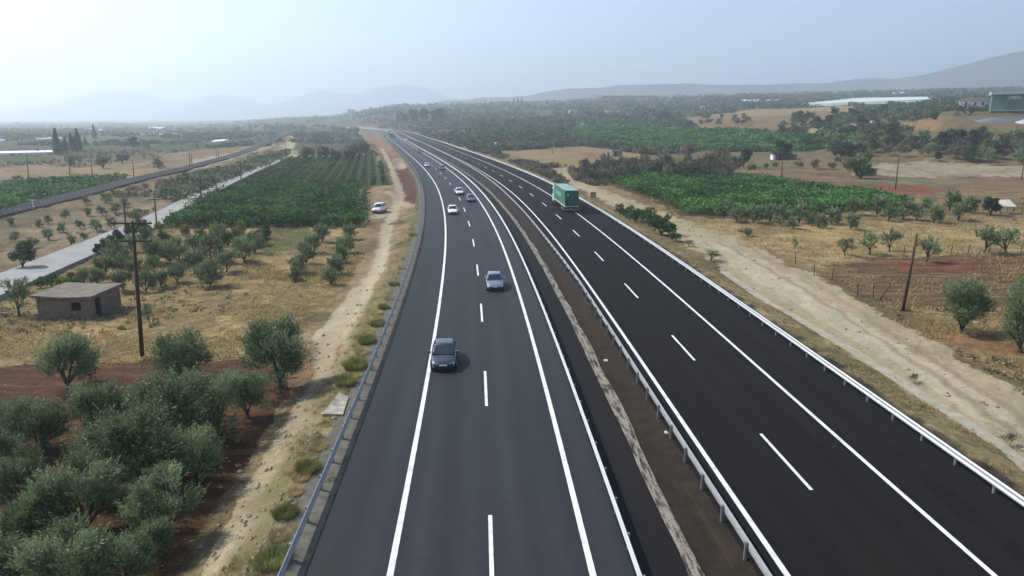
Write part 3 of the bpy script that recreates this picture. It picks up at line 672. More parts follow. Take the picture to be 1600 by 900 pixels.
def make_tree(name, hgt, rad, nl, leaf, mat, nlobes=14, trunk=.9, spread=1.0, conic=0., wispy=0., lr=(.28, .46)):
    lobes = []
    cz = trunk+(hgt-trunk)*.49
    for i in range(nlobes):
        a = rnd.uniform(0, math.tau); e = rnd.uniform(-.75, 1.0); rr = math.sqrt(max(0, 1-e*e*.75))*rnd.uniform(.35, .74)
        zz = cz+e*(hgt-trunk)*.38
        kk = 1-conic*max(0, (zz-trunk)/(hgt-trunk))
        lobes.append((math.cos(a)*rr*rad*kk*spread, math.sin(a)*rr*rad*kk*spread, zz, rad*rnd.uniform(*lr)*(kk*.6+.4)))
    lobes.append((0, 0, cz, rad*.45))
    if wispy:
        ns_ = nl//11; P0, k0 = crown_pts(ns_, lobes, .12); ctr = np.array([0, 0, cz-.25*hgt]); dd = P0-ctr; dd /= np.linalg.norm(dd, axis=1)[:, None]
        dd = dd*.75+np.array([0, 0, .55])+rng.normal(0, .38, dd.shape); dd /= np.linalg.norm(dd, axis=1)[:, None]
        L_ = rad*(.16+wispy*.5)*rng.uniform(.4, 1.25, ns_); t_ = np.tile(np.linspace(0, 1, 11), ns_)
        P = np.repeat(P0, 11, 0)+np.repeat(dd*L_[:, None], 11, 0)*t_[:, None]+rng.normal(0, leaf*.45, (ns_*11, 3)); k = np.repeat(k0, 11)
        AX_ = np.repeat(dd, 11, 0)+rng.normal(0, .45, (ns_*11, 3)); AX_ /= np.linalg.norm(AX_, axis=1)[:, None]; ST = np.repeat(rng.uniform(0, .35, ns_), 11)
        m_ = P[:, 2] > .12*trunk; P, k, AX_, ST = P[m_], k[m_], AX_[m_], ST[m_]
        b_ = rng.normal(size=P.shape); b_ -= (b_*AX_).sum(1)[:, None]*AX_; b_ /= np.linalg.norm(b_, axis=1)[:, None]
        ln_ = leaf*rng.uniform(.6, 1.3, len(P))[:, None]; wd_ = ln_*.3
        Qs_ = np.stack([P+AX_*ln_, P+b_*wd_, P-AX_*ln_, P-b_*wd_], 1)
        lt = rng.uniform(0, .35, len(lobes)+1)
        cm = leaf_mesh('crown', Qs_, mat, np.clip(lt[k]+ST+rng.uniform(0, .35, len(P)), 0, 1))
        return cm, make_trunk(lobes, trunk, rad), rad*1.06, hgt
    P, k = crown_pts(nl, lobes, .12)
    P = P[P[:, 2] > trunk*.55]
    lt = rng.uniform(0, .45, len(lobes)+1)
    tint = np.clip(lt[k[:len(P)]]+rng.uniform(0, .55, len(P)), 0, 1)
    cm = leaf_mesh('crown', leaf_quads(P, leaf, leaf*.36, upbias=.9), mat, tint)
    return cm, make_trunk(lobes, trunk, rad), rad*1.0, hgt
PT = {}
PT['olive_near'] = [make_tree('o', 3.7+.15*i, 1.95, 17600, .085, M['leaf_olive'], 26, .3, wispy=.4, lr=(.18, .38)) for i in range(5)]
PT['olive_mid'] = [make_tree('o', 3.0, 1.65, 3800, .14, M['leaf_olive'], 16, .25, wispy=.35, lr=(.25, .5)) for i in range(6)]
PT['olive_far'] = [make_tree('o', 3.2, 1.9, 1500, .22, M['leaf_olive'], 12, .2, wispy=.3) for i in range(4)]
PT['dusty'] = [make_tree('o', 3.2, 2.0, 1500, .22, M['leaf_dry'], 12, .25, wispy=.25) for i in range(4)]
PT['dark'] = [make_tree('o', 3.2, 1.7, 2200, .20, M['leaf_dark'], 12, .35) for i in range(3)]
PT['green'] = [make_tree('o', 2.4, 1.4, 1700, .17, M['leaf_green'], 12, .08, wispy=.2) for i in range(3)]
PT['yellow'] = [make_tree('o', 2.3, 1.4, 1600, .17, M['leaf_yellow'], 10, .2, wispy=.2) for i in range(2)]
PT['sparse'] = [make_tree('o', 3.6, 1.5, 1500, .15, M['leaf_olive'], 12, .6, 1.25, wispy=.35) for i in range(3)]
PT['cypress'] = []
for i in range(3):
    n = 1500; z = rng.uniform(0, 1, n)**.9; rr = (1.15*(1-z**1.7)+.08)*np.sqrt(rng.uniform(.2, 1, n))*(.85+.3*rng.uniform(0, 1, n)); a = rng.uniform(0, math.tau, n)
    P = np.stack([np.cos(a)*rr, np.sin(a)*rr, .4+z*8.4], -1)
    cm = leaf_mesh('crown', leaf_quads(P, .34, .14, upbias=1.2), M['leaf_dark'])
    t = MB(); t.tube((0, 0, -.3), (0, 0, 4), .16, .08, 6); PT['cypress'].append((cm, t.mesh('trunk', M['bark']), 1.1, 8.8))
PT['tall'] = [make_tree('o', 13, 4.2, 2600, .55, M['leaf_dark'], 18, 3.0) for i in range(3)]

TREES = []   # for labelling afterwards: (object, description, group, category)
def plant(kind, px, py, wpx, desc, group, hs=1.0, name='olive_tree', cat='tree', single=False, zfac=.62):
    """px,py: middle of the crown in the photograph, wpx its width there"""
    cm, tm, rad, hgt = rnd.choice(PT[kind])
    s = 1.0; p = at(px, py)
    for _ in range(5):
        p = at(px, py, hgt*s*hs*zfac); s = (wpx/pxm((p[0], p[1], p[2]+1.5)))/(2*rad)
    rz = rnd.uniform(0, math.tau)
    if single:
        o = link(name, cm, None, p, rz, (s, s, s*hs)); 
    else:
        o = link(name, None, None, p, rz, (s, s, s*hs)); o.empty_display_size = .3
        link('crown', cm, o); link('trunk', tm, o)
    TREES.append((o, desc, group, cat, px, py))
    return o
# near olives bottom left
near = [(100,560,100),(284,546,98),(432,548,122),(57,655,84),(143,637,96),(268,632,124),(338,622,96),(384,612,74),(18,660,80),(22,740,92),
        (205,690,150),(118,765,128),(258,780,108),(300,700,92),(20,830,70),(98,872,130),(190,868,96),(-30,700,90),(262,690,80),(166,722,90),(60,800,84),(235,840,70),(-10,880,100)]
for x, y, wd in near: plant('olive_near', x, y, wd*(1.08 if y < 600 else 1.16), 'large olive of the red soil grove', 'olive trees of the near grove', hs=.8 if y < 600 else .88)
# orchard in the middle left
mids = [(177,392,34),(195,402,26),(237,388,34),(263,392,30),(278,386,30),(302,380,26),(327,386,38),(380,386,38),(397,377,30),(302,407,32),(352,405,32),
        (275,424,28),(327,424,38),(250,434,26),(226,438,30),(190,436,28),(160,414,30),(185,412,28),(210,416,28),(240,412,26),(150,430,24),(130,432,24),(342,362,24),
        (205,378,24),(225,366,24),(370,366,24)]
for x, y, wd in mids: plant('olive_mid', x, y, wd*1.2, 'small olive of the dry orchard', 'olive trees in the dry orchard')
for x, y, wd in [(255,370,24),(312,368,28),(355,372,26),(405,370,30),(415,360,24),(80,436,26),(62,440,20),(110,434,22)]: plant('green', x, y, wd, 'leafy green orchard bush', 'green bushes of the orchard', name='green_bush', cat='bush')
for x, y, wd in [(290,358,22),(337,353,24),(375,354,24),(98,444,30),(250,352,20)]: plant('yellow', x, y, wd, 'yellow-green bush of the dry orchard', 'yellow-green bushes', name='yellow_bush', cat='bush')
for x, y, wd in [(155,386,22),(172,378,28),(188,368,28),(205,358,26),(222,352,32),(33,394,46)]: plant('dark', x, y, wd, 'dense dark green bush by the concrete road', 'dark bushes by the concrete road', name='dark_bush', cat='bush')
for x, y, wd in [(25,457,50),(232,487,24)]: plant('sparse', x, y, wd, 'sparse open-crowned tree', 'sparse trees', name='sparse_tree', hs=1.1)
# two rows beside the dirt track
for x, y, wd in [(502,362,30),(490,378,32),(477,395,34),(467,411,32),(460,427,24)]: plant('olive_mid', x, y, wd, 'olive tree of the row nearer the orchard', 'olive trees in two rows by the track')
for x, y, wd in [(547,361,28),(540,379,32),(531,396,34),(524,413,32),(516,430,28)]: plant('olive_mid', x, y, wd, 'olive tree of the row beside the dirt track', 'olive trees in two rows by the track')
for x, y, wd in [(510,346,20),(556,345,22)]: plant('green', x, y, wd, 'green bush ending an olive row', 'green bushes', name='green_bush', cat='bush')
# saplings beyond the concrete road
for x, y, wd in [(75,364,20),(98,354,18),(110,374,18),(50,378,20),(22,368,18),(125,349,16),(132,368,14),(150,350,22),(172,346,20),(160,328,18),(180,324,18),(212,336,18),(135,330,16),(100,334,16),(75,342,16),(195,316,16),(60,348,14),(15,345,16),(165,308,20),(178,300,14),(135,312,14)]:
    plant('olive_far', x, y, wd, 'sapling between railway and concrete road', 'saplings between railway and concrete road', name='olive_sapling')
# east side
for x, y, wd in [(968,326,14),(993,332,20),(1013,336,22),(1035,349,26),(1047,354,16),(1056,367,14),(1003,334,16),(1024,342,18),(980,330,14)]: plant('green', x, y, wd*1.45, 'green roadside bush', 'green bushes along the east guard rail', name='roadside_bush', cat='bush')
for x, y, wd in [(1077,379,18),(1112,397,30)]: plant('sparse', x, y, wd, 'sprawling grey bush between guard rail and dirt track', 'grey bushes by the east track', hs=.5, name='grey_bush', cat='bush')
front = [(1130,324,22),(1152,333,20),(1178,332,26),(1205,330,24),(1222,334,28),(1250,330,28),(1265,338,20),(1241,346,16),(1280,343,20),(1300,336,22),(1330,344,22),(1336,320,24),(1372,318,26),(1390,331,22),(1413,326,26),(1436,330,22),(1460,332,24),(1486,312,26),(1500,328,26),(1517,318,22),(1452,318,20)]
for x, y, wd in front: plant('olive_far', x, y, wd*1.35, 'dusty olive tree in front of the east vineyard', 'olive trees before the east vineyard')
plant('dark', 1551, 318, 32, 'dark round tree beside the ruined pale shelter', 'trees by the shelter', name='dark_tree')
plant('olive_far', 1168, 362, 26, 'low round bush alone on the straw field', 'lone bushes', hs=.55, name='round_bush', cat='bush')
for x, y, wd in [(1322,382,30),(1361,376,36),(1450,385,40),(1541,370,42),(1575,372,42)]: plant('sparse', x, y, wd, 'leafy tree on the wire fence line', 'trees along the wire fence', name='fence_tree', hs=.85)
plant('sparse', 1393, 372, 30, 'thin half-bare tree on the wire fence line', 'trees along the wire fence', name='fence_tree')
plant('sparse', 1242, 378, 10, 'tiny bare seedling on the straw field', 'seedlings', name='seedling', hs=1.5)
plant('olive_near', 1508, 468, 84, 'big round olive tree beside the dirt track with a wide shadow', 'big olives by the east track')
plant('olive_near', 1604, 500, 92, 'big olive tree cut by the right edge of the photo', 'big olives by the east track')
plant('olive_near', 1612, 452, 60, 'olive tree half hidden behind the one at the right edge', 'big olives by the east track')
plant('sparse', 1431, 590, 18, 'small wiry weed bush on the edge of the dirt track', 'weed bushes on the track', hs=.7, name='weed_bush', cat='bush', single=True)
plant('sparse', 1582, 686, 26, 'wiry weed bush at the right edge of the dirt track', 'weed bushes on the track', hs=.7, name='weed_bush', cat='bush', single=True)
# grey olives behind the lorry
rowe = [(915,255,16),(933,257,15),(947,255,17),(963,257,18),(983,263,24),(1000,253,22),(1012,262,20),(1025,262,18),(1038,253,22),(1052,262,20),(1068,260,24),(1085,253,22),(1098,262,24),(1113,253,24),(1127,262,26),(915,271,14),(925,274,16),(942,272,16),(1130,251,26),(1145,256,22)]
rowe += [(rnd.uniform(912, 1150), rnd.uniform(250, 274), rnd.uniform(13, 20)) for _ in range(28)]
for x, y, wd in rowe: plant('dusty', x, y, wd*1.55, 'grey dusty olive tree behind the green lorry', 'grey olive trees behind the east vineyard', single=True)
for x, y, wd, k, ds in [(1077,233,34,'dusty','wide grey tree in front of the bright green field'),(1008,237,28,'dusty','grey bushy tree left of the wide grey tree by the green field'),(1127,241,26,'dusty','grey tree right of the wide grey tree by the green field'),
                   (1163,243,30,'dark','very dark round tree behind the east vineyard'),(1222,231,32,'dark','dark spreading tree above the flat-roofed shed'),(1347,256,46,'green','big bushy green tree at the pale field corner'),(1272,255,20,'dusty','grey tree between the shed and the big bushy tree')]:
    plant(k, x, y, wd, ds, 'single trees behind the east vineyard', name='field_tree')
for x, y, wd in [(1152,260,14),(1175,262,16),(1198,259,12),(1212,256,12),(1247,256,16),(1300,258,16),(1310,250,14)]: plant('dusty', x, y, wd, 'small round bush by the reddish field', 'small bushes by the reddish field', name='small_bush', cat='bush', single=True)
# dense scrub on the bank
scr = []
for (x0, y0, x1, y1, n, sz) in [(1285,208,1380,238,26,24),(1380,212,1470,236,22,24),(1465,210,1600,246,40,28),(1215,180,1330,204,30,18),(1330,182,1400,205,18,20),(1300,170,1465,184,26,14),(1095,181,1170,193,14,13),(1600,205,1700,245,10,30),(920,172,1070,188,24,16),(1200,222,1300,232,8,18)]:
    for i in range(n): scr.append((rnd.uniform(x0, x1), rnd.uniform(y0, y1), sz*rnd.uniform(.5, 1.15)))
for x, y, wd in scr: plant(rnd.choice(['dark', 'olive_far', 'dusty', 'dusty', 'olive_far']), x, y, wd, 'wild bush of the dark thicket on the eastern bank', 'thicket bushes on the eastern bank', name='thicket_bush', cat='bush', single=True, zfac=.5)
# scattered west far
for x, y, wd, k in [(246,252,20,'dusty'),(26,277,14,'dusty'),(209,220,18,'dark'),(480,238,30,'dusty'),(505,238,26,'dusty'),(524,240,22,'dusty'),(550,236,30,'olive_far'),(563,232,24,'olive_far'),(110,250,22,'dusty'),(160,252,24,'dusty'),(190,246,20,'dusty'),(540,240,22,'olive_far')]:
    plant(k, x, y, wd, 'lone bushy tree on the far western farmland', 'lone trees on the far western farmland', name='bushy_tree')
cyp = [(87,240,24),(90.5,241,36),(98,238,16),(103.5,238,22),(113,236,26),(118,236,20),(123.5,235,30),(134,228,14),(148,217,20)]
for x, yb, hp in cyp:
    cm, tm, rad, hgt = rnd.choice(PT['cypress']); p = at(x, yb); s = hp/pxm(p)/hgt
    o = link('cypress_tree', None, None, p, rnd.uniform(0, 6), (s*1.25, s*1.25, s*1.1)); link('crown', cm, o); link('trunk', tm, o)
    TREES.append((o, 'dark cypress tree of the clump by the white sheeting', 'cypress trees on the western plain', 'tree', x, yb))
for x, yb, hp in [(803,163,10),(809,163,11),(815,163,11),(786,165,8),(792,165,7),(867,163,7)]:
    cm, tm, rad, hgt = rnd.choice(PT['cypress']); p = at(x, yb); s = hp/pxm(p)/hgt
    TREES.append((link('cypress_tree', cm, None, p, 0, (s*1.2, s*1.2, s)), 'distant cypress on the middle ridge', 'cypress trees on the ridge', 'tree', x, yb))
for x, yt, yb in [(622,182,195),(629,180,195),(644,175,194),(649,176,194),(661,174,194),(666,176,194),(678,177,194),(685,175,194),(690,174,194),(635,182,195)]:
    cm, tm, rad, hgt = rnd.choice(PT['tall']); p = at(x, yb); s = (yb-yt)/pxm(p)/hgt
    o = link('tall_tree', None, None, p, rnd.uniform(0, 6), (s*1.0, s*1.0, s*1.25)); link('crown', cm, o); link('trunk', tm, o)
    TREES.append((o, 'tall dark tree of the row beyond the motorway bend', 'tall trees beyond the motorway bend', 'tree', x, yb))

# ---- weed clumps along the west rail (green blades)
def clump_mesh(n, hgt, rad, mat, name='blades', lean=.35, wd=.018):
    a = rng.uniform(0, math.tau, n); r = rad*np.sqrt(rng.uniform(0, 1, n)); b = np.stack([np.cos(a)*r, np.sin(a)*r, np.full(n, -.05)], -1)
    h = hgt*rng.uniform(.45, 1.1, n); d = np.stack([np.cos(a)*lean*h+rng.normal(0, .08, n), np.sin(a)*lean*h+rng.normal(0, .08, n), h], -1)
    sd_ = np.stack([-np.sin(a+rng.normal(0, 1, n)), np.cos(a), np.zeros(n)], -1)*wd
    Q = np.stack([b-sd_, b+sd_, b+d*.6+sd_*.9, b+d], 1)
    return leaf_mesh(name, Q, mat)
WG = [clump_mesh(1900, .55, .55, M['grass_green'], wd=.0055, lean=.45) for _ in range(3)]; WDm = [clump_mesh(1300, .42, .55, M['grass_dry'], wd=.0055, lean=.5) for _ in range(3)]
for x, yb, wpx, g in [(427,880,46,1),(482,735,30,1),(446,805,30,1),(519,752,10,1),(540,600,26,1),(556,575,28,1),(574,535,22,1),(590,508,18,1),(600,482,14,1),(616,446,12,1),(645,368,10,1),(462,770,20,0),(436,840,26,0),(498,700,22,0),(566,552,18,0),(588,490,14,0),(607,468,12,0),(628,420,10,0),(549,590,20,0),(470,748,22,0),(450,830,22,0),(420,900,30,0)]:
    p = at(x, yb); me = rnd.choice(WG if g else WDm); s = (wpx/pxm(p))/.95
    o = link('weed_clump', me, None, p, rnd.uniform(0, 6), (s, s, s*1.0))
    TREES.append((o, 'green weed clump by the outer guard rail' if g else 'dry straw weed clump by the outer guard rail', 'weed clumps along the outer guard rail', 'weed', x, yb))

# ------------------------------------------------------------------ grass, crops and far scrub (stuff)
def scatter(polys_px, n, seed_excl=None, persp=True):
    """ground points inside a zone of the photograph, denser near the viewer"""
    out = []
    for P, k in polys_px:
        W = [tuple(at(a, b)[:2]) for a, b in P]; xs = [p[0] for p in W]; ysx = [p[1] for p in W]
        y0, y1 = min(ysx), max(ysx); m = 0; tot = 0
        while tot < k and m < 60:
            m += 1; nn = k*3
            if persp:
                iv = rng.uniform(1/(y1+4), 1/(y0+4), nn); y = 1/iv-4
                lo = min(x/(yy+4) for x, yy in W); hi = max(x/(yy+4) for x, yy in W); x = rng.uniform(lo, hi, nn)*(y+4)
            else:
                y = rng.uniform(y0, y1, nn); x = rng.uniform(min(xs), max(xs), nn)
            s = inpoly(x, y, W); x = x[s][:k-tot]; y = y[s][:k-tot]; out.append(np.stack([x, y], -1)); tot += len(x)
    Q = np.concatenate(out); return Q
# dry grass blades
def zone(x, y): return [z[0] for z in ZONES if z[0][0] == (x, y)][0]
G = scatter([(zone(-300,560), 1900), (zone(-200,540), 1500), (zone(400,398), 1200), (zone(860,262), 1800), (zone(1050,345), 1200), (zone(1268,424), 1200), (zone(1400,500), 900)], 0)
k = vnoise(G[:, 0], G[:, 1], 6, 91)+.7*vnoise(G[:, 0], G[:, 1], 2, 92) > -.12; G = G[k]
nb = 9; n = len(G)*nb
sz = np.repeat(.08+.0022*G[:, 1], nb)
cx = np.repeat(G[:, 0], nb)+rng.normal(0, 1, n)*sz*1.4; cyy = np.repeat(G[:, 1], nb)+rng.normal(0, 1, n)*sz*1.4
dl_ = cA(cyy)-3.8-cx; dr_ = cx-(cB(cyy)+4.1); keep = np.maximum(dl_, dr_) > 1.2; cx, cyy, sz = cx[keep], cyy[keep], sz[keep]; n = len(cx)
cz = height(cx, cyy); B = np.stack([cx, cyy, cz-.03], -1); hh = np.minimum(.34, sz*1.25)*rng.uniform(.5, 1.2, n)
D = np.stack([rng.normal(0, .7, n)*hh, rng.normal(0, .7, n)*hh, hh], -1); S_ = np.stack([np.cos(q := rng.uniform(0, 6.28, n)), np.sin(q), np.zeros(n)], -1)*(sz*.16+.008)[:, None]
tag(link('dry_grass', leaf_mesh('dry_grass', np.stack([B-S_, B+S_, B+D*.7+S_*.7, B+D], 1), M['grass_dry'])), 'sparse dry straw grass over the fallow fields', 'grass', kind='stuff')
# loose stones on the tracks and banks
ST_ = scatter([(zone(470,620), 170), (zone(560,294), 400), (zone(856,262), 300), (zone(-300,600), 300)], 0)
dl_ = cA(ST_[:, 1])-3.8-ST_[:, 0]; dr_ = ST_[:, 0]-(cB(ST_[:, 1])+4.1); ST_ = ST_[np.maximum(dl_, dr_) > 1.0]
sv, sf = [], []
for x, y in ST_:
    r = float(rng.uniform(.15, 1)**3*.16+.02)*(1+y/120); z = float(height(x, y)); b = len(sv)
    for dx, dy, dz in ((1,0,.2),(0,1,.3),(-1,0,.2),(0,-1,.3),(.1,.1,1),(0,0,-.5)): sv.append((x+dx*r*rng.uniform(.6,1.2), y+dy*r*rng.uniform(.6,1.2), z+dz*r*.7))
    for a, b_ in ((0,1),(1,2),(2,3),(3,0)): sf += [(b+a, b+b_, b+4), (b+b_, b+a, b+5)]
tag(link('loose_stones', mesh_np('loose_stones', sv, sf, simple('field_stone', (.24, .20, .15), .95, scale=.7, var=.4))), 'small loose stones lying on the dirt tracks and banks', 'stones', kind='stuff')
# straggly weeds on both verges
def verge(n, c, o0, o1, y0, y1, hgt, mat, name, label, wd):
    iv = rng.uniform(1/(y1+4), 1/(y0+4), n); y = 1/iv-4; o = np.sign(o0)*(abs(o0)+(abs(o1)-abs(o0))*rng.uniform(0, 1, n)**1.3)
    x = c(y)+o; k = vnoise(x, y, 1.7, 95)+.6*vnoise(x, y, .6, 96) > .02; x, y = x[k], y[k]; m = len(x); nb = 14
    X = np.repeat(x, nb)+rng.normal(0, .09, m*nb); Y_ = np.repeat(y, nb)+rng.normal(0, .09, m*nb); n_ = m*nb
    hh = hgt*np.repeat(rng.uniform(.3, 1.2, m), nb)*rng.uniform(.5, 1.1, n_); B = np.stack([X, Y_, height(X, Y_)-.02], -1)
    D = np.stack([rng.normal(0, .45, n_)*hh, rng.normal(0, .45, n_)*hh, hh], -1); q = rng.uniform(0, 6.28, n_); S_ = np.stack([np.cos(q), np.sin(q), q*0], -1)*(wd*(1+Y_/40))[:, None]
    tag(link(name, leaf_mesh(name, np.stack([B-S_, B+S_, B+D*.6+S_*.6, B+D], 1), mat)), label, 'weeds', kind='stuff')
verge(1500, cA, -4.9, -7.2, 14, 150, .34, M['grass_dry'], 'dry_weeds', 'straggly dry weeds along the outer guard rail', .006)
verge(500, cA, -4.9, -6.4, 14, 150, .42, M['grass_green'], 'green_weeds', 'thin green weeds mixed along the outer guard rail', .006)
verge(1500, cB, 6.0, 8.6, 25, 170, .30, M['grass_dry'], 'dry_weeds', 'straggly dry weeds between the east guard rail and the track', .007)
verge(400, cB, 6.0, 8.6, 25, 170, .26, M['grass_green'], 'green_weeds', 'thin green weeds between the east guard rail and the track', .007)
# vines
def canopy(P, k, hgt, size, rowdir, spacing, rw, name, mat, label, jit=0.):
    Q = scatter([(P, k)], k); d = Vector((rowdir[0], rowdir[1])).normalized(); nx_, ny_ = d.y, -d.x
    v = Q[:, 0]*nx_+Q[:, 1]*ny_; u = Q[:, 0]*d.x+Q[:, 1]*d.y
    v = np.round(v/spacing)*spacing + np.clip(rng.normal(0, .5, len(v)), -1, 1)*rw*(1+.5*vnoise(u, v, 3, 5))
    x = v*nx_+u*d.x; y = v*ny_+u*d.y
    x = x+rng.normal(0, .1, len(x)); top = hgt*(.8+.5*vnoise(x, y, 2.5, 6)+.3*vnoise(x, y, .9, 7)); z = height(x, y)+.25+top*rng.uniform(0, 1, len(x))**.6
    s = size*(1+Q[:, 1]/400)
    qd = leaf_quads(np.stack([x, y, z], -1), s[:, None], s[:, None]*.6)
    tn = np.clip(.5+vnoise(x, y, 5, 8)*.9+rng.uniform(-.35, .35, len(x)), 0, 1)
    o = link(name, leaf_mesh(name, qd, mat, tn)); tag(o, label, 'vines', kind='stuff'); return o
canopy([(262,356),(330,310),(392,288),(565,290),(564,353)], 42000, 1.75, .20, (-.19, 1), 2.4, 1.1, 'vineyard', M['leaf_vine'], 'dense green vine canopy in the near half of the west vineyard')
canopy([(930,276),(1000,270),(1200,283),(1370,306),(1425,322),(1250,338),(1150,338),(1075,335)], 48000, 1.9, .22, (1, -.12), 2.4, 1.1, 'vineyard', M['leaf_vine'], 'dense green vine canopy of the east vineyard beside the track')
canopy([(-200,318),(0,290),(60,284),(180,278),(205,279),(120,302),(60,314),(0,332),(-200,380)], 16000, 1.4, .30, (1, .5), 2.4, .85, 'vineyard', M['leaf_vine'], 'bright green vine strip beyond the railway')
canopy([(905,198),(1000,198),(1100,203),(1290,212),(1370,216),(1300,232),(1190,237),(1010,234),(960,226),(880,212)], 26000, 1.6, .42, (1, .1), 3.0, 1.2, 'green_field', M['leaf_vine'], 'green crop field stretching below the brown hill')
canopy([(250,305),(300,278),(370,262),(420,244),(452,236),(448,246),(390,268),(330,292),(275,318)], 9000, 1.6, .34, (-.8, 1), 3.0, 1.2, 'scrub_strip', M['leaf_scrub'], 'dark green scrub strip between the railway and concrete road')
# rows of the far half of the west vineyard, one thing each
WV = [tuple(at(a, b)[:2]) for a, b in [(392,287),(330,312),(452,247),(575,240),(606,264),(613,291),(565,290)]]
rows_found = []
for r_ in range(-80, 60):
    x0_ = r_*2.95
    yy = np.arange(150, 360, .5); xx = x0_-.19*(yy-230)
    ins = inpoly(xx, yy, WV)
    if ins.sum() > 24: rows_found.append((x0_, yy[ins], xx[ins]))
_o1 = ['first','second','third','fourth','fifth','sixth','seventh','eighth','ninth']; _ten = {2:'twent',3:'thirt',4:'fort',5:'fift',6:'sixt',7:'sevent'}
WORD = _o1+['tenth','eleventh','twelfth','thirteenth','fourteenth','fifteenth','sixteenth','seventeenth','eighteenth','nineteenth']
for _t in range(2, 8): WORD += [_ten[_t]+'ieth']+[_ten[_t]+'y-'+q for q in _o1]
print('ROWS', len(rows_found), WV)
for i, (x0_, yy, xx) in enumerate(rows_found[::-1]):
    n = int((yy[-1]-yy[0])*20); y = rng.uniform(yy[0], yy[-1], n); x = x0_-.19*(y-230)+np.clip(rng.normal(0, .36, n), -.65, .65)
    z = height(x, y)+.2+rng.uniform(0, 1, n)**.6*.6*(1+.25*vnoise(x, y, 2, 3))
    me = leaf_mesh('vine_row', leaf_quads(np.stack([x, y, z], -1), .24, .16), M['leaf_vine'], np.clip(.3+vnoise(x, y, 4, 12)*.6+rng.uniform(-.25, .25, n), 0, 1))
    o = link('vine_row', me); tag(o, f'green vine row in the striped vineyard, {WORD[i]} row from the motorway side', 'vine row', 'rows of the striped vineyard')
# far scrub and orchards
WRAIL = [tuple(at(a, b)[:2]) for a, b in [(-260,395),(-60,350),(100,312),(200,286),(300,262),(380,238),(430,220),(452,206)]]
WROAD = [tuple(at(a, b)[:2]) for a, b in [(q[0]-6, q[1]-3) for q in roadL]+[(q[0]+6, q[1]+3) for q in roadR[::-1]]]
def scrub(n, px0, px1, Y0, Y1, size, name, label, mats, thr=-.05, seed=5, hf=.9):
    iv = rng.uniform(1/(Y1+4), 1/(Y0+4), n*2); y = 1/iv-4; x = (rng.uniform(px0, px1, n*2)-800)/1151*(y+4)
    dmin = np.maximum(cA(y)-6-x, x-(cB(y)+7)); ok = (dmin > 2) & (vnoise(x, y, 60, seed)+.6*vnoise(x, y, 22, seed+1) > thr)
    for zi in EXC: ok &= ~inpoly(x, y, ZW[zi])
    ok &= seg_dist(x, y, WRAIL) > 7; ok &= ~inpoly(x, y, WROAD)
    x, y = x[ok][:n], y[ok][:n]; m = len(x); q_ = 26
    s = size*rng.uniform(.6, 1.4, m)*np.clip(.4+y/900, .5, 1.4)
    d = rng.normal(size=(m, q_, 3)); d /= np.linalg.norm(d, axis=2)[..., None]; d *= (rng.uniform(.5, 1, (m, q_))**.5)[..., None]; d[..., 2] = d[..., 2]*.8
    Cn = np.stack([x, y, height(x, y)+s*hf*.7], -1)[:, None, :]+d*s[:, None, None]
    Qs = leaf_quads(Cn.reshape(-1, 3), np.repeat(s*.42, q_)[:, None], np.repeat(s*.26, q_)[:, None])
    tn = np.clip(np.repeat(rng.uniform(0, .6, m), q_)+rng.uniform(0, .4, m*q_), 0, 1)
    tag(link(name, leaf_mesh(name, Qs, mats, tn)), label, 'scrub', kind='stuff')
EXC = [i for i, z in enumerate(ZONES) if z[2] < .8]
scrub(9500, 560, 1800, 330, 2000, 2.0, 'far_orchards', 'far olive groves and scrub covering the rising land to the east', M['leaf_scrub'], -.30, 5)
scrub(5000, -300, 620, 420, 2400, 1.6, 'far_orchards', 'far hedges and groves on the hazy western plain', M['leaf_scrub'], -.02, 15)
scrub(2200, 640, 1000, 185, 430, 1.3, 'roadside_scrub', 'low brown and green scrub between the motorway and eastern fields', M['leaf_dry'], -.25, 25)
scrub(2600, -100, 460, 105, 420, .8, 'railway_scrub', 'low brown scrub on both sides of the railway', M['leaf_dry'], .05, 35)

scrub(900, -100, 560, 38, 150, .5, 'field_scrub', 'small dry thistle clumps dotted over the straw orchard floor', M['leaf_thistle'], -.1, 45, .3)
scrub(900, 1040, 1750, 42, 190, .5, 'field_scrub', 'small dry thistle clumps dotted over the eastern straw field', M['leaf_thistle'], -.1, 55, .3)
# ------------------------------------------------------------------ railway
RWp = [(-260,395),(-60,350),(100,312),(200,286),(300,262),(380,238),(430,220),(452,206)]
RP = [at(a, b) for a, b in RWp]
def smooth_path(P, n=60):
    out = []
    for i in range(len(P)-1):
        p0 = P[max(i-1, 0)]; p1 = P[i]; p2 = P[i+1]; p3 = P[min(i+2, len(P)-1)]
        for s in range(n//len(P)+1):
            t = s/(n//len(P)+1); out.append(.5*((2*p1)+(p2-p0)*t+(2*p0-5*p1+4*p2-p3)*t*t+(3*p1-p0-3*p2+p3)*t**3))
    out.append(P[-1]); return out
RS = smooth_path([Vector((p.x, p.y, -1.1)) for p in RP], 80)
def path_strip(P, o0, o1, z0, z1, name, mat, parent):
    m_ = MB(); rings = []
    for i, p in enumerate(P):
        d = (P[min(i+1, len(P)-1)]-P[max(i-1, 0)]).normalized(); n_ = Vector((d.y, -d.x, 0))
        rings.append([p+n_*o0*1.0+Vector((0, 0, z0)), p+n_*o1+Vector((0, 0, z0)), p+n_*(o1-.5*(o1-o0 > 2))+Vector((0, 0, z1)), p+n_*(o0+.5*(o1-o0 > 2))+Vector((0, 0, z1))])
    m_.loft(rings); return m_.build(name, mat, parent)
rail = link('railway', None); tag(rail, 'twin track railway on dark ballast crossing the western fields', kind='structure')
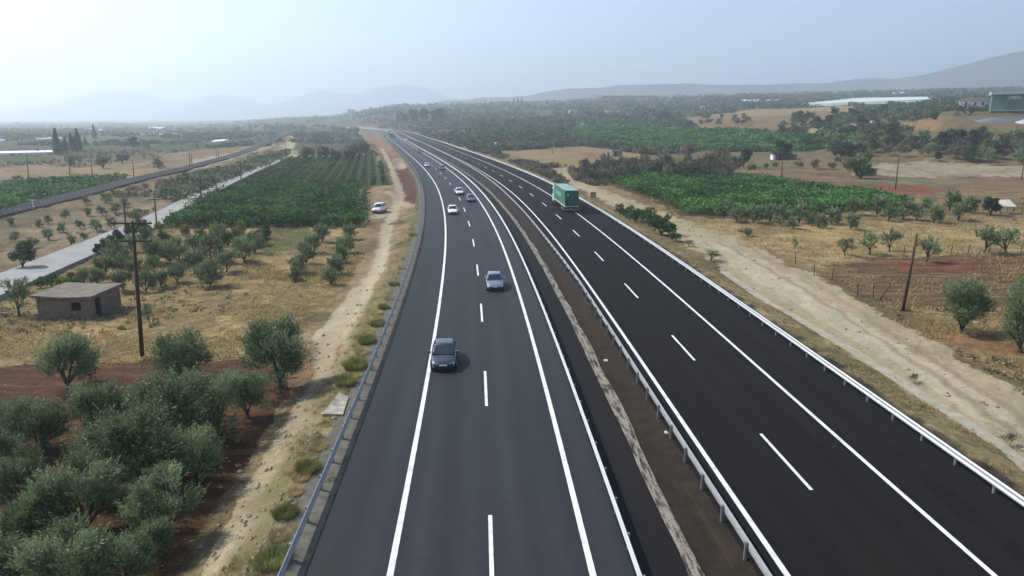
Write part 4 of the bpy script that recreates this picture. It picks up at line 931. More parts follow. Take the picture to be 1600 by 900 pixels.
path_strip(RS, -3.3, 3.3, -.5, .55, 'ballast', simple('ballast', (.042, .036, .036), .95, scale=.8, var=.5), rail)
for o_ in (-1.95, -.85, .85, 1.95): path_strip(RS, o_-.05, o_+.05, .66, .84, 'rail', simple('rail_steel', (.16, .13, .12), .45, .6), rail)
acc = 0; ns = 0; slm = MB(); slm.box(-1.0, 1.0, -.24, .24, 0, .16); slmesh = slm.mesh('sleeper', simple('sleeper_concrete', (.30, .28, .27), .9)); rest = MB()
for a, b in zip(RS[:-1], RS[1:]):
    L = (b-a).length; d = (b-a).normalized(); n_ = Vector((d.y, -d.x, 0)); rz = math.atan2(-d.x, d.y)
    while acc < L:
        p = a+d*acc; px = proj(p)[0]
        for o_ in (-1.4, 1.4):
            q = p+n_*o_+Vector((0, 0, .53))
            if -10 < px < 300 and ns < 100 and p.y < 330: link('sleeper', slmesh, rail, q, rz); ns += 1
            elif -80 < px < 420: rest.box(-1.0, 1.0, -.24, .24, 0, .16, Matrix.Translation(q) @ Matrix.Rotation(rz, 4, 'Z'))
        acc += 1.7
    acc -= L
tag(rest.build('sleeper', simple('sleeper_concrete_far', (.30, .28, .27), .9), rail), kind='stuff')

# ------------------------------------------------------------------ utility poles
def pole(base, top, label, arms=(), r=.14, name='utility_pole', group='timber utility poles', mat='wood'):
    b = at(*base); d = ray(*top); t = (b.y)/d[1]; tp = Vector((d[0]*t, b.y, H+d[2]*t))
    o = link(name, None, None, b); tag(o, label, 'pole', group)
    v = tp-b; m_ = MB(); m_.tube(Vector((0, 0, -.4)), v, r, r*.62, 10); m_.build('shaft', M[mat], o, True)
    for fr, wd, two in arms:
        c0 = v*fr; a = MB(); a.box(-wd/2, wd/2, -.07, .07, -.06, .06, Matrix.Translation(c0+Vector((0, -.17, 0)))); a.build('crossarm', M[mat], o)
        for k in range(two):
            ins = MB()
            x = -wd/2+.12+(wd-.24)*k/max(1, two-1)
            p = c0+Vector((x, -.17, .06)); ins.tube(p, p+Vector((0, 0, .16)), .03, .05, 6); ins.build('insulator', M['porcelain'], o)
    return o
pole((222,558), (207,345), 'tall dark timber pole with two crossarms standing by the near olive trees', ((.985, 2.9, 6), (.86, 2.7, 4)), .17)
pole((245,356), (241,303), 'timber pole with one crossarm beside the concrete road, left of the vineyard', ((.84, 1.9, 3),))
pole((197,360), (192,306), 'plain timber pole on the far side of the concrete road behind the tall pole')
for b, t, l in [((314,315),(312,268),'timber pole at the vineyard edge where the concrete road runs straight, nearest of its line'),((339,303),(337,283),'short pole on the vineyard edge of the concrete road'),((377,285),(375,247),'tall slim pole between concrete road and vineyard'),((417,262),(416.5,242),'pole at the far corner of the striped vineyard'),((447,252),(446.5,227),'pole at the end of the concrete road by the pale dirt track'),
                ((297,262),(295,237),'left one of two poles standing close together by the railway'),((300,258),(299,240),'right one of two poles standing close together by the railway'),((338,245),(337,223),'slim pole on the pale track beyond the railway'),((342,247),(341,232),'short pole just right of the slim pole beyond the railway'),
                ((109.5,278),(107,242),'left pole of three at the bright vine strip beyond the railway'),((145,283),(142.5,253),'middle pole of three at the bright vine strip beyond the railway'),((209,280),(207.5,250),'right pole of three at the bright vine strip beyond the railway'),((248,262),(246,240),'thin pole in front of the round bush beyond the railway'),
                ((45,288),(42,240),'tall pole at the left with a small bush at its foot'),((1399,297),(1405,243),'leaning timber pole beyond the east vineyard'),((1221,280),(1223,243),'timber pole by the flat-roofed shed'),((1596,280),(1602,243),'timber pole at the right edge beyond the red soil'),
                ((863,240),(864,226),'far timber pole on the tan field left of the small shed')]:
    pole(b, t, l, r=.15)
pole((1410,486), (1433,365), 'tall leaning timber pole on the right between track and ploughed field', (), .15)
pole((53,330), (50,312), 'grey metal signal post beside the railway', ((.98, 1.6, 0),), .09, 'signal_post', 'railway posts', 'galv')
# catenary-like far masts
for b, t in [((373,206),(372,188)),((353,225),(352.5,206)),((329,207),(328.5,188)),((459,196),(458,184)),((440,214),(439.5,198)),((424,222),(423.5,203))]:
    pole(b, t, 'thin distant mast along the railway in the haze', r=.16, name='distant_mast', group='distant masts')

# ------------------------------------------------------------------ block hut
def frame_obj(name, P0, P1, label, cat, group=None):
    d = (P1-P0); rz = math.atan2(d.y, d.x); o = link(name, None, None, P0, rz); tag(o, label, cat, group); return o, d.length
p0, p1 = at(61, 499), at(146, 498); hut, Lh = frame_obj('block_hut', p0, p1, 'low grey concrete block hut with flat slab roof and dark window', 'hut')
Wd, Hh = 4.4, 2.05
m_ = MB(); t_ = .18; wx0, wx1, wz0, wz1 = Lh*.62, Lh*.80, .85, 1.62
m_.box(0, wx0, 0, t_, -.4, Hh); m_.box(wx1, Lh, 0, t_, -.4, Hh); m_.box(wx0, wx1, 0, t_, -.4, wz0); m_.box(wx0, wx1, 0, t_, wz1, Hh)
m_.box(0, Lh, Wd-t_, Wd, -.4, Hh+.1); m_.box(0, t_, t_, Wd-t_, -.4, Hh)
m_.box(Lh-t_, Lh, t_, .5, -.4, Hh); m_.box(Lh-t_, Lh, 1.35, Wd-t_, -.4, Hh); m_.box(Lh-t_, Lh, .5, 1.35, 1.85, Hh)
m_.build('wall', M['hutwall'], hut)
f = MB(); f.box(t_, Lh-t_, t_, Wd-t_, -.35, -.1); f.build('floor', M['dark'], hut)
rf = MB()
for i in range(8):
    a, b = i/8, (i+1)/8; za, zb = .06*math.cos(a*6.2), .06*math.cos(b*6.2)
    xa, xb = -.3+(Lh+.55)*a, -.3+(Lh+.55)*b
    rf.loft([[(xa, -.3, Hh+.02+za*.2), (xb, -.3, Hh+.02+zb*.2), (xb, Wd+.3, Hh+.12+zb*.2), (xa, Wd+.3, Hh+.12+za*.2)], [(xa, -.3, Hh+.16+za), (xb, -.3, Hh+.16+zb), (xb, Wd+.3, Hh+.26+zb), (xa, Wd+.3, Hh+.26+za)]])
rf.build('roof', M['hutroof'], hut)
wf = MB(); wf.box(wx0, wx1, .12, .15, wz0, wz1); wf.build('window', M['dark'], hut)
dd = MB(); dd.box(Lh-.12, Lh-.09, .5, 1.35, -.1, 1.85); dd.build('door', M['dark'], hut)
ln = MB()
for k in range(9): ln.box(.0, wx0-.02 if .7 < .2*k+.1 < 1.75 else Lh, -.004, -.001, .2*k+.1, .2*k+.118)
ln.build('mortar_joint', simple('mortar', (.11, .10, .085), .95), hut)

# ------------------------------------------------------------------ buildings on the right
M['white'] = simple('white_render', (.62, .60, .60), .85, scale=.6, var=.1)
M['tile'] = simple('clay_tiles', (.115, .08, .075), .85, scale=3, var=.25)
M['gsheet'] = simple('green_sheet', (.10, .17, .14), .5, scale=1, var=.1)
M['gsheet_l'] = simple('pale_green_sheet', (.30, .42, .34), .5, scale=1, var=.1)
def box_part(o, name, mat, *bx):
    m_ = MB(); m_.box(*bx); return m_.build(name, mat, o)
a = at(1497, 173); house, Lw = frame_obj('white_house', a, a+Vector((10.6, -6.2, 0)), 'white house with three dark windows and a low red tile roof', 'house')
m_ = MB(); m_.box(0, Lw, 0, 8, -1.5, 5.2); m_.build('wall', M['white'], house)
m_ = MB(); m_.loft([[(-.4, -.5, 5.15), (Lw+.4, -.5, 5.15), (Lw+.4, 8.5, 5.15), (-.4, 8.5, 5.15)], [(1.2, 3.6, 6.1), (Lw-1.2, 3.6, 6.1), (Lw-1.2, 4.4, 6.1), (1.2, 4.4, 6.1)]]); m_.build('roof', M['tile'], house)
for x in (2.6, 6.4, 9.6): box_part(house, 'window', M['dark'], x, x+.8, -.02, .05, 2.4, 4.2)
a = at(1547, 177); ind, Lw = frame_obj('green_warehouse', a, a+Vector((26, -15.5, 0)), 'long green industrial shed with pale green eaves and cross bracing', 'warehouse')
gz = -2.0
m_ = MB(); m_.box(0, 30, 2, 22, gz, 8.0); m_.build('wall', M['gsheet'], ind)
m_ = MB(); m_.loft([[(-.6, 0, 8.2), (31, 0, 8.6), (31, 24, 8.6), (-.6, 24, 8.2)], [(-.6, 0, 9.6), (31, 0, 10.2), (31, 24, 10.6), (-.6, 24, 10.0)]]); m_.build('roof', M['gsheet_l'], ind)
for x in (.1, 5.6, 11.2, 16.8, 22.4): 
    box_part(ind, 'column', M['gsheet'], x, x+.45, .6, 1.0, gz, 8.2)
m_ = MB()
for s in (1, -1):
    m_.box(-3.6, 3.6, -.12, .12, -.12, .12, Matrix.Translation((8.6, .9, 5.2)) @ Matrix.Rotation(s*.85, 4, 'Y'))
m_.build('brace', M['gsheet'], ind)
box_part(ind, 'opening', M['white'], 6.3, 11.0, 1.9, 1.97, 6.2, 7.7)
box_part(ind, 'panel', M['white'], 12.8, 14.1, 1.9, 1.97, 1.6, 6.6)
box_part(ind, 'walkway', M['gsheet_l'], -.5, 30, .2, 1.9, 1.1, 1.4)
a = at(1572, 158); hh_, _ = frame_obj('brown_roof_hall', a+Vector((0, 14, 0)), a+Vector((26, -1, 0)), 'dark brown roofed hall rising behind the green industrial shed', 'hall')
m_ = MB(); m_.box(0, 30, 0, 14, -3, 4.0); m_.build('wall', M['hutwall'], hh_)
m_ = MB(); m_.loft([[(-1, -1, 4.0), (31, -1, 4.0), (31, 15, 4.0), (-1, 15, 4.0)], [(1, 5, 6.6), (31, 5, 6.6), (31, 9, 6.6), (1, 9, 6.6)]]); m_.build('roof', M['tile'], hh_)
def heap(px, py, rx, ry, hz, mat, name, label):
    p = at(px, py); m_ = MB(); rings = []
    for k in range(6):
        f_ = 1-k/6; z = hz*(1-f_**1.3); rings.append([(qx := p.x+math.cos(a)*rx*f_*(1+.12*math.sin(3*a+k)), qy := p.y+math.sin(a)*ry*f_, float(height(qx, qy))-.3+z) for a in np.linspace(0, math.tau, 18, endpoint=False)])
    m_.loft(rings); o = m_.build(name, mat, None, True); tag(o, label, 'heap', 'gravel heaps'); return o
heap(1552, 190, 9, 4, 1.8, simple('grey_gravel', (.15, .155, .17), .95, scale=4, var=.3), 'gravel_heap', 'long dark grey gravel heap below the green industrial shed')
heap(1603, 192, 4.5, 3, 2.0, simple('white_gravel', (.42, .41, .42), .95, scale=4, var=.2), 'gravel_heap', 'pale grey gravel heap at the right edge')
heap(615, 350, 1.6, 1.6, .7, simple('dug_soil', (.13, .09, .055), .95, scale=4, var=.3), 'soil_heap', 'small brown soil heap on the dirt track near the parked car')
# sheds
def shed(px, py, L, W_, Hh_, label, wall, roof, rz=0., name='farm_shed'):
    p = at(px, py); o = link(name, None, None, p, rz); tag(o, label, 'shed', 'small farm buildings')
    m_ = MB(); m_.box(0, L, 0, W_, -.5, Hh_); m_.build('wall', wall, o)
    m_ = MB(); m_.box(-.25, L+.25, -.3, W_+.3, Hh_, Hh_+.22); m_.build('roof', roof, o)
    box_part(o, 'door', M['dark'], L*.22, L*.22+.9, -.03, .02, -.1, Hh_*.8)
    return o
shed(1208, 250, 9, 4, 2.1, 'flat-roofed farm shed with a pale end wall by the timber pole', M['hutwall'], M['hutroof'], -.06)
box_part(C.objects[-4], 'end_wall', M['white'], -.06, .9, -.05, 4.05, -.4, 2.08)
shed(957, 245, 4.2, 3, 2.6, 'little pinkish grey shed with pale boards on the tan field', simple('pinkish_wall', (.25, .2, .2), .9), M['hutroof'])
shed(948, 244, 1.0, 1.0, 1.6, 'tiny pale box hut left of the pinkish grey shed', M['white'], M['hutroof'])
shed(1336, 275, 6.4, 2.4, 2.0, 'low rusty stone shed at the foot of the big bushy tree', simple('stone_wall', (.22, .17, .12), .95, scale=3, var=.3), M['hutroof'])
p = at(1562, 334); so = link('ruined_shelter', None, None, p); tag(so, 'ruined pale canvas shelter with leaning posts at the right', 'shelter')
m_ = MB(); m_.loft([[(0, 0, 1.35), (2.9, -.1, 1.2), (2.9, 2.2, 2.3), (.6, 2.2, 2.2)], [(0, 0, 1.42), (2.9, -.1, 1.28), (2.9, 2.2, 2.4), (.6, 2.2, 2.3)]]); m_.build('cover', simple('old_canvas', (.5, .47, .38), .9), so)
for x, y, h_, l in ((.1, .1, 1.4, .0), (2.7, 0, 1.3, -.5), (.7, 2.1, 2.2, 0), (2.8, 2.1, 2.3, 0), (4.2, .3, 1.9, .1), (5.3, .6, 1.9, -.1)):
    q = MB(); q.tube((x+l, y, -.2), (x, y, h_), .06, .05, 6); q.build('post', M['wood'], so)
m_ = MB(); m_.tube((2.9, 0, 1.8), (5.6, .6, 1.9), .05, .05, 6); m_.build('crossbar', M['wood'], so)
# far houses
hs = [(896,178,12,6,'pale pinkish block of flats far off below the ridge'),(910,182,9,4,'small pale house left of the narrow far track'),(1101,172,13,6,'red and white house on the slope left of the brown hill'),(952,176,9,3,'long low white barn in the middle distance'),(964,176,9,3,'low white barn right of another in the middle distance'),
      (549,179,14,9,'white tower house on the hazy hill beyond the bend'),(522,192,8,3,'tiny pale house at the foot of the hazy hill'),(565,181,8,4,'tiny house right of the white tower house'),(805,186,8,3,'white cabin in the green scrub, left of three'),(826,186,10,3,'white cabin in the green scrub, middle of three'),(850,186,9,3,'white cabin in the green scrub, right of three'),
      (722,208,4,2.2,'lone white cabin close to the motorway embankment'),(1060,152,12,5,'far white house on the skyline among trees'),(933,155,10,5,'far white building at the left end of the long warehouse')]
for px, py, L, h_, lb in hs:
    p = at(px, py); k = pxm(p); L_ = L/k if k < 1.6 else L*.6; hz_ = (h_)/k
    o = link('farm_house', None, None, p, rnd.uniform(-.2, .2)); tag(o, lb, 'house', 'distant houses')
    hz_ = max(2.5, min(9, hz_)); L_ = max(5, min(16, L/k))
    m_ = MB(); m_.box(-L_/2, L_/2, 0, L_*.7, -2, hz_); m_.build('wall', M['white'], o)
    m_ = MB(); m_.loft([[(-L_/2-.4, -.4, hz_), (L_/2+.4, -.4, hz_), (L_/2+.4, L_*.7+.4, hz_), (-L_/2-.4, L_*.7+.4, hz_)], [(-L_/2+.5, L_*.33, hz_*1.25), (L_/2-.5, L_*.33, hz_*1.25), (L_/2-.5, L_*.37, hz_*1.25), (-L_/2+.5, L_*.37, hz_*1.25)]]); m_.build('roof', M['tile'], o)
    for t in (-.25, .12): box_part(o, 'window', M['dark'], L_*t, L_*(t+.12), -.05, .05, hz_*.35, hz_*.75)
p = at(980, 153); o = link('long_warehouse', None, None, p); tag(o, 'long low dark warehouse with a pale roof on the middle skyline', 'warehouse')
m_ = MB(); m_.box(-60, 70, 0, 20, -4, 5); m_.build('wall', M['hutwall'], o); m_ = MB(); m_.box(-61, 71, -1, 21, 5, 6.5); m_.build('roof', M['white'], o)
p = at(850, 162); o = link('long_warehouse', None, None, p); tag(o, 'pale long warehouse on the skyline right of the three cypresses', 'warehouse')
m_ = MB(); m_.box(-60, 40, 0, 20, -4, 4); m_.build('wall', M['white'], o); m_ = MB(); m_.box(-61, 41, -1, 21, 4, 5); m_.build('roof', M['hutroof'], o)
# plastic greenhouses
M['plastic'] = simple('greenhouse_plastic', (.66, .70, .72), .35, scale=.2, var=.08)
def greenhouse(P, label, hgt=1.1, mat=None):
    W = [at(*q) for q in P]; c = sum(W, Vector())/len(W); zt = max(v.z for v in W)
    m_ = MB(); m_.loft([[Vector((v.x, v.y, v.z-1)) for v in W], [Vector((v.x, v.y, v.z+hgt)) for v in W]])
    o = m_.build('greenhouse', mat or M['plastic']); tag(o, label, 'greenhouse', 'plastic greenhouses'); return o
gh = [([(-160,244),(0,243),(86,241),(84,238),(0,239.5),(-160,240)],'long bright white greenhouse left of the cypress clump'),
 ([(42,213),(75,212),(76,210.8),(44,211.3)],'thin white greenhouse strip above the long bright one'),([(76,212),(86,211.5),(82,209.2),(44,211.6)],'slanting white greenhouse strip, left plain') ,([(56,219),(98,217),(96,216),(58,218)],'low white greenhouse strip just above the cypresses'),
 ([(88,205),(103,204.2),(102,203),(88,203.8)],'small far greenhouse at the hazy edge'),([(122,204.5),(146,201.5),(144,200),(122,203)],'white greenhouse left of the lone cypress'),([(150,205),(160,203.6),(158,202.8),(148,204)],'small greenhouse right of the lone cypress'),
 ([(232,201.5),(262,201),(266,199),(234,199.2)],'bright greenhouse in the hazy plain'),([(215,211.5),(240,211.5),(278,209.5),(277,207.6),(240,209.4),(222,210)],'long narrow greenhouse below the bright one in the plain'),([(-40,222),(8,221),(8,219.5),(-40,220)],'white greenhouse at the left edge of the photo'),
 ([(330,224),(346,222.5),(358,220.5),(350,219.5),(335,221)],'pale greenhouses by the far green field')]
for P, lb in gh: greenhouse(P, lb)
greenhouse([(1252,166),(1300,165.4),(1452,159.5),(1448,155),(1340,156.5)], 'broad pale green netted greenhouse on the eastern plateau', 3.0, simple('netting', (.42, .50, .46), .7, scale=.3, var=.12))
greenhouse([(1392,147.5),(1416,147.3),(1416,146.2),(1394,146.3)], 'thin far greenhouse strip on the eastern horizon', 2.5)
for i, (x, y) in enumerate([(1162,159.5),(1171,160),(1181,159.5),(1199,159.5),(1212,159)]):
    greenhouse([(x-4, y+1), (x+4, y+.6), (x+4, y-.8), (x-4, y-.4)], ['leftmost','second from left','middle','second from right','rightmost'][i]+' of five small white sheds left of the netted greenhouse', 3.0)

# sign by the track
p = at(927, 311); o = link('road_sign', None, None, p, .15); tag(o, 'small square red-framed sign standing between the guard rail and dirt track', 'sign')
m_ = MB(); m_.box(-.62, .62, -.03, .03, .35, 1.5); m_.build('frame', simple('rusty_red', (.28, .09, .05), .7), o)
m_ = MB(); m_.box(-.36, .36, -.05, -.032, .55, 1.3); m_.build('panel', simple('faded_panel', (.30, .24, .16), .8), o)
for x in (-.45, .45):
    m_ = MB(); m_.tube((x, .06, -.3), (x, .06, 1.4), .035, .035, 6); m_.build('post', M['post'], o)
# wire fence
fe = link('wire_fence', None, None, (0, 0, 0)); tag(fe, 'ragged wire fence on thin timber posts round the ploughed field', 'fence')
FP = [(1243,412),(1272,432),(1300,438),(1340,462),(1364,466)]; FB = [(1412,402),(1448,404),(1485,400),(1512,397),(1545,395),(1595,393),(1640,392)]
for seq in (FP, FB):
    tops = []
    for q in seq:
        b = at(*q); t = b+Vector((rnd.uniform(-.12, .12), 0, 1.35)); m_ = MB(); m_.tube(b-Vector((0, 0, .2)), t, .055, .045, 6); m_.build('post', M['wood'], fe); tops.append((b, t))
    for f_ in (.35, .65, .95):
        rings = []
        for k in range(len(tops)-1):
            a0 = tops[k][0].lerp(tops[k][1], f_); a1 = tops[k+1][0].lerp(tops[k+1][1], f_)
            for u in (0, .5) if k < len(tops)-2 else (0, .5, 1):
                c_ = a0.lerp(a1, u)-Vector((0, 0, .08 if u == .5 else 0)); rings.append([c_+Vector(v)*.006 for v in ((0, -1, 0), (0, 0, -1), (0, 1, 0), (0, 0, 1))])
        m_ = MB(); m_.loft(rings); m_.build('wire', M['post'], fe)
b = at(1373, 468); tt = at(1373, 468)+Vector((1.0, .0, 1.55)); m_ = MB(); m_.tube(b-Vector((0, 0, .2)), tt, .08, .07, 7); o = m_.build('leaning_post', M['wood'], None, True); tag(o, 'short thick timber post leaning right beside the straw mound', 'post')

# ------------------------------------------------------------------ vehicles
def paint(name, col, metal=.35, rough=.32):
    return simple(name, col, rough, metal, .03, 2, coat=.8)
WHEEL = {}
def wheel(parent, x, y, r=.31, wd=.2):
    key = (r, wd)
    if key not in WHEEL:
        t = MB(); n = 20; rr = []
        for (xx, q) in ((-wd/2, r*.82), (-wd/2+.02, r*.97), (-wd/4, r), (wd/4, r), (wd/2-.02, r*.97), (wd/2, r*.82)):
            rr.append([(xx, math.cos(a)*q, math.sin(a)*q) for a in np.linspace(0, math.tau, n, endpoint=False)])
        t.loft(rr); tm = t.mesh('tyre', M['tyre'], True)
        q = MB(); q.tube((-wd/2-.006, 0, 0), (wd/2+.006, 0, 0), r*.62, r*.62, 14)
        for k in range(5):
            a = k*math.tau/5
            for s in (-1, 1): q.box(-.01, .01, -.025, .025, .02, r*.58, Matrix.Translation((s*(wd/2+.012), 0, 0)) @ Matrix.Rotation(a, 4, 'X'))
        WHEEL[key] = (tm, q.mesh('rim', M['rim']))
    w_ = link('wheel', WHEEL[key][0], parent, (x, y, r)); link('rim', WHEEL[key][1], w_); return w_
def lerp_tab(tab, y):
    ys_ = [t[0] for t in tab]; return [float(np.interp(y, ys_, [t[k] for t in tab])) for k in range(1, len(tab[0]))]
def car_mesh(style, pm):
    """returns list of (part name, mesh, [sub (name, mesh)]) ; +Y is forward, z=0 road"""
    S = {'sedan': dict(L=4.45, W=.88, hood=.86, trunk=.96, roof=1.43, wsb=.98, wst=.28, rt=-1.05, rb=-1.62, tail=-2.2),
         'hatch': dict(L=4.15, W=.87, hood=.88, trunk=.96, roof=1.44, wsb=1.12, wst=.22, rt=-1.12, rb=-1.84, tail=-2.1),
         'suv': dict(L=4.5, W=.92, hood=1.08, trunk=1.15, roof=1.78, wsb=1.0, wst=.45, rt=-1.7, rb=-2.1, tail=-2.22)}[style]
    hl = S['L']/2; W_ = S['W']; zb = .20 if style != 'suv' else .32; hd = S['hood']; tk = S['trunk']; parts = []
    tab = [(-hl, W_*.74, zb+.22, tk*.78), (-hl+.10, W_*.90, zb+.06, tk*.93), (-hl+.35, W_*.97, zb, tk), (-1.35, W_, zb, tk+.01), (0, W_, zb, (hd+tk)/2+.03), (S['wsb'], W_*.99, zb, hd+.02), (hl-.75, W_*.965, zb, hd-.06), (hl-.30, W_*.90, zb+.01, hd-.17), (hl-.10, W_*.80, zb+.05, hd-.27), (hl, W_*.62, zb+.12, hd-.38)]
    b = MB(); rings = []
    for y in np.concatenate([np.linspace(-hl, -hl+.35, 5), np.linspace(-hl+.6, hl-.8, 14), np.linspace(hl-.7, hl, 9)]):
        w_, z0, z1 = lerp_tab(tab, y); zs = z0+(z1-z0)*.55
        half = [(w_*.80, z0), (w_*.95, z0+.05), (w_*.995, z0+.18), (w_*1.0, zs), (w_*.985, z1-.14), (w_*.93, z1-.05), (w_*.80, z1-.012), (w_*.40, z1+.018), (0, z1+.025)]
        rings.append([(x, y, z) for x, z in half]+[(-x, y, z) for x, z in half[-2::-1]])
    b.loft(rings); parts.append(('body', b.mesh('body', pm, True), []))
    # cabin: painted roof and pillars
    belt = max(hd, tk)-.02; rf_ = S['roof']; c = MB()
    def ringc(y0, y1, w0, z, n=4):
        P = [(w0, y1+.10), (w0, y0-.10), (w0*.90, y0), (-w0*.90, y0), (-w0, y0-.10), (-w0, y1+.10), (-w0*.90, y1), (w0*.90, y1)]
        return [(x, y, z) for x, y in P]
    R0 = (S['wsb'], S['rb'], W_*.93, belt-.04); R1 = (S['wst'], S['rt'], W_*.74, rf_-.05)
    def lev(t, dz=0, ins=0):
        return ringc(R0[0]+(R1[0]-R0[0])*t-ins, R0[1]+(R1[1]-R0[1])*t+ins, R0[2]+(R1[2]-R0[2])*t-ins*.6, R0[3]+(R1[3]-R0[3])*t+dz)
    c.loft([lev(0), lev(.5, .01), lev(1), lev(1, .035, .06), lev(1, .055, .25)]); cme = c.mesh('cabin', pm, True); bmm = bmesh.new(); bmm.from_mesh(cme)
    bmesh.ops.bevel(bmm, geom=[e for e in bmm.edges if e.calc_face_angle(0) > .5], offset=.045, segments=3, affect='EDGES'); bmm.to_mesh(cme); bmm.free(); cme.polygons.foreach_set('use_smooth', [True]*len(cme.polygons)); parts.append(('cabin', cme, []))
    # glass panels just proud of the cabin
    def P_(side, t, f, pr=.012):  # side wall point
        r0 = lev(t); y0, y1 = r0[1][1], r0[0][1]; x = r0[0][0]
        return (side*(x+pr), y1+(y0-y1)*f, r0[0][2])
    for s in (1, -1):
        for f0, f1 in ((.03, .44), (.49, .95)):
            g = MB(); g.poly([P_(s, .12, f0), P_(s, .12, f1), P_(s, .55, f1-.0), P_(s, .88, f1-.03*(f1 > .9)), P_(s, .88, f0+.03*(f0 < .1)), P_(s, .55, f0)])
            parts.append(('side_window', g.mesh('side_window', M['glass']), []))
    a0, a1 = lev(.10), lev(.92)
    g = MB(); e = .016; g.poly([(a0[2][0]*.98, a0[2][1]+e, a0[2][2]+e), (a0[3][0]*.98, a0[3][1]+e, a0[3][2]+e), (a1[3][0]*.96, a1[3][1]+e, a1[3][2]+e), (a1[2][0]*.96, a1[2][1]+e, a1[2][2]+e)]); parts.append(('windscreen', g.mesh('windscreen', M['glass']), []))
    g = MB(); a0 = lev(.25); g.poly([(a0[6][0]*.95, a0[6][1]-e, a0[6][2]+e), (a0[7][0]*.95, a0[7][1]-e, a0[7][2]+e), (a1[7][0]*.93, a1[7][1]-e, a1[7][2]+e), (a1[6][0]*.93, a1[6][1]-e, a1[6][2]+e)]); parts.append(('rear_window', g.mesh('rear_window', M['glass']), []))
    # lights, grille, plate, bumper intake
    for s in (1, -1):
        g = MB(); g.loft([[(s*W_*.42, hl-.035, hd-.46), (s*W_*.80, hl-.17, hd-.44), (s*W_*.86, hl-.27, hd-.24), (s*W_*.45, hl-.10, hd-.29)], [(s*W_*.42, hl+.0, hd-.45), (s*W_*.80, hl-.12, hd-.43), (s*W_*.885, hl-.25, hd-.215), (s*W_*.45, hl-.075, hd-.265)]]); parts.append(('headlight', g.mesh('headlight', M['lamp']), []))
        g = MB(); g.box(min(s*W_*.52, s*W_*.84), max(s*W_*.52, s*W_*.84), -hl-.01, -hl+.12, tk*.68, tk*.84); parts.append(('tail_light', g.mesh('tail_light', M['redlamp']), []))
        g = MB(); g.box(min(s*W_*1.0, s*W_*1.22), max(s*W_*1.0, s*W_*1.22), S['wsb']-.42, S['wsb']-.26, belt+.02, belt+.17); parts.append(('wing_mirror', g.mesh('wing_mirror', pm), []))
    g = MB(); g.box(-W_*.34, W_*.34, hl-.06, hl+.012, hd-.47, hd-.35); parts.append(('grille', g.mesh('grille', M['black']), []))
    g = MB(); g.box(-W_*.60, W_*.60, hl-.1, hl+.004, zb+.12, zb+.25); parts.append(('air_intake', g.mesh('air_intake', M['black']), []))
    g = MB(); g.box(-.26, .26, hl, hl+.022, zb+.26, zb+.36); parts.append(('number_plate', g.mesh('number_plate', M['plate']), []))
    g = MB(); g.box(-W_*.9, W_*.9, hl-.95, hl-.20, .10, zb+.08); g.box(-W_*.92, W_*.92, -hl+.3, hl-.9, .14, zb+.06); parts.append(('underbody', g.mesh('underbody', M['black']), []))
    for s in (1, -1):
        for yy in (hl-.85, -hl+.85):
            g = MB(); g.tube((s*(W_-.12), yy, .33), (s*(W_+.004), yy, .33), .375, .375, 20); parts.append(('wheel_arch', g.mesh('wheel_arch', M['black']), []))
    return parts, (W_, hl)
CARS = {}
def car(x, y, rz, style, col, label, group='cars on the motorway', z=0, metal=.35, name='car'):
    key = (style, col)
    if key not in CARS: CARS[key] = car_mesh(style, paint('car_paint', col, metal))
    parts, (W_, hl) = CARS[key]; o = link(name, None, None, (x, y, z), rz); tag(o, label, 'car', group)
    for n_, me, _ in parts: link(n_, me, o)
    for s in (1, -1):
        for yy in (hl-.85, -hl+.85): wheel(o, s*(W_-.085), yy, .32, .2)
    return o
def lane(c, y): return -math.atan(float((c(y+2)-c(y-2))/4))
def oncoming(px, py, style, col, label, **kw):
    p = at(px, py) if False else None
    Y = 19710/(py-183)-4+2.2; X = (px-800)*(Y-2.2+4)/1151
    rz = lane(cA, Y)+math.pi
    X = X+2.2*float((cA(Y+2)-cA(Y-2))/4)
    return car(X, Y, rz, style, col, label, **kw)
oncoming(692.5, 583, 'hatch', (.022, .032, .05), 'dark navy car straddling the solid line, nearest of the oncoming cars')
oncoming(774, 456, 'sedan', (.15, .18, .25), 'silver-blue saloon car with a dark shadow, second nearest oncoming car')
oncoming(708, 336, 'hatch', (.72, .74, .76), 'white hatchback nearer the outer line behind the silver-blue saloon', metal=.0)
oncoming(718.5, 305, 'sedan', (.62, .66, .70), 'white saloon just ahead-left of the dark grey car in the bend', metal=.1)
oncoming(737, 316.5, 'hatch', (.07, .095, .10), 'dark grey green car in the inner lane beside the white saloon')
oncoming(668, 261.5, 'hatch', (.55, .56, .58), 'small silver car hugging the outer line in the bend')
oncoming(691.5, 266, 'sedan', (.05, .06, .08), 'small dark car in the inner lane of the bend next to the silver one')
oncoming(656, 239, 'hatch', (.03, .035, .05), 'tiny dark car alone in the middle of the far bend')
oncoming(634.8, 219.5, 'suv', (.70, .72, .74), 'tiny white car close to the median far up the road', metal=0)
oncoming(603, 205, 'suv', (.70, .72, .72), 'tiny white van behind the far dark green lorry', metal=0)
oncoming(617.5, 214.5, 'hatch', (.03, .035, .045), 'tiny dark car right of the far lorries')
yy_ = 770; car(float(cB(yy_))-1.9, yy_, lane(cB, yy_), 'hatch', (.035, .04, .055), 'tiny dark car driving away on the far carriageway')
p = at(590, 334); car(p.x, p.y+2.0, math.pi-.12, 'suv', (.62, .60, .66), 'pale silver car parked on the dirt track beside the vineyard', 'parked vehicles', p.z)
p = at(583, 207); o_ = car(p.x, p.y, 1.2, 'suv', (.7, .7, .7), 'white vehicle parked far off beside the outer guard rail', 'parked vehicles', p.z, 0.)

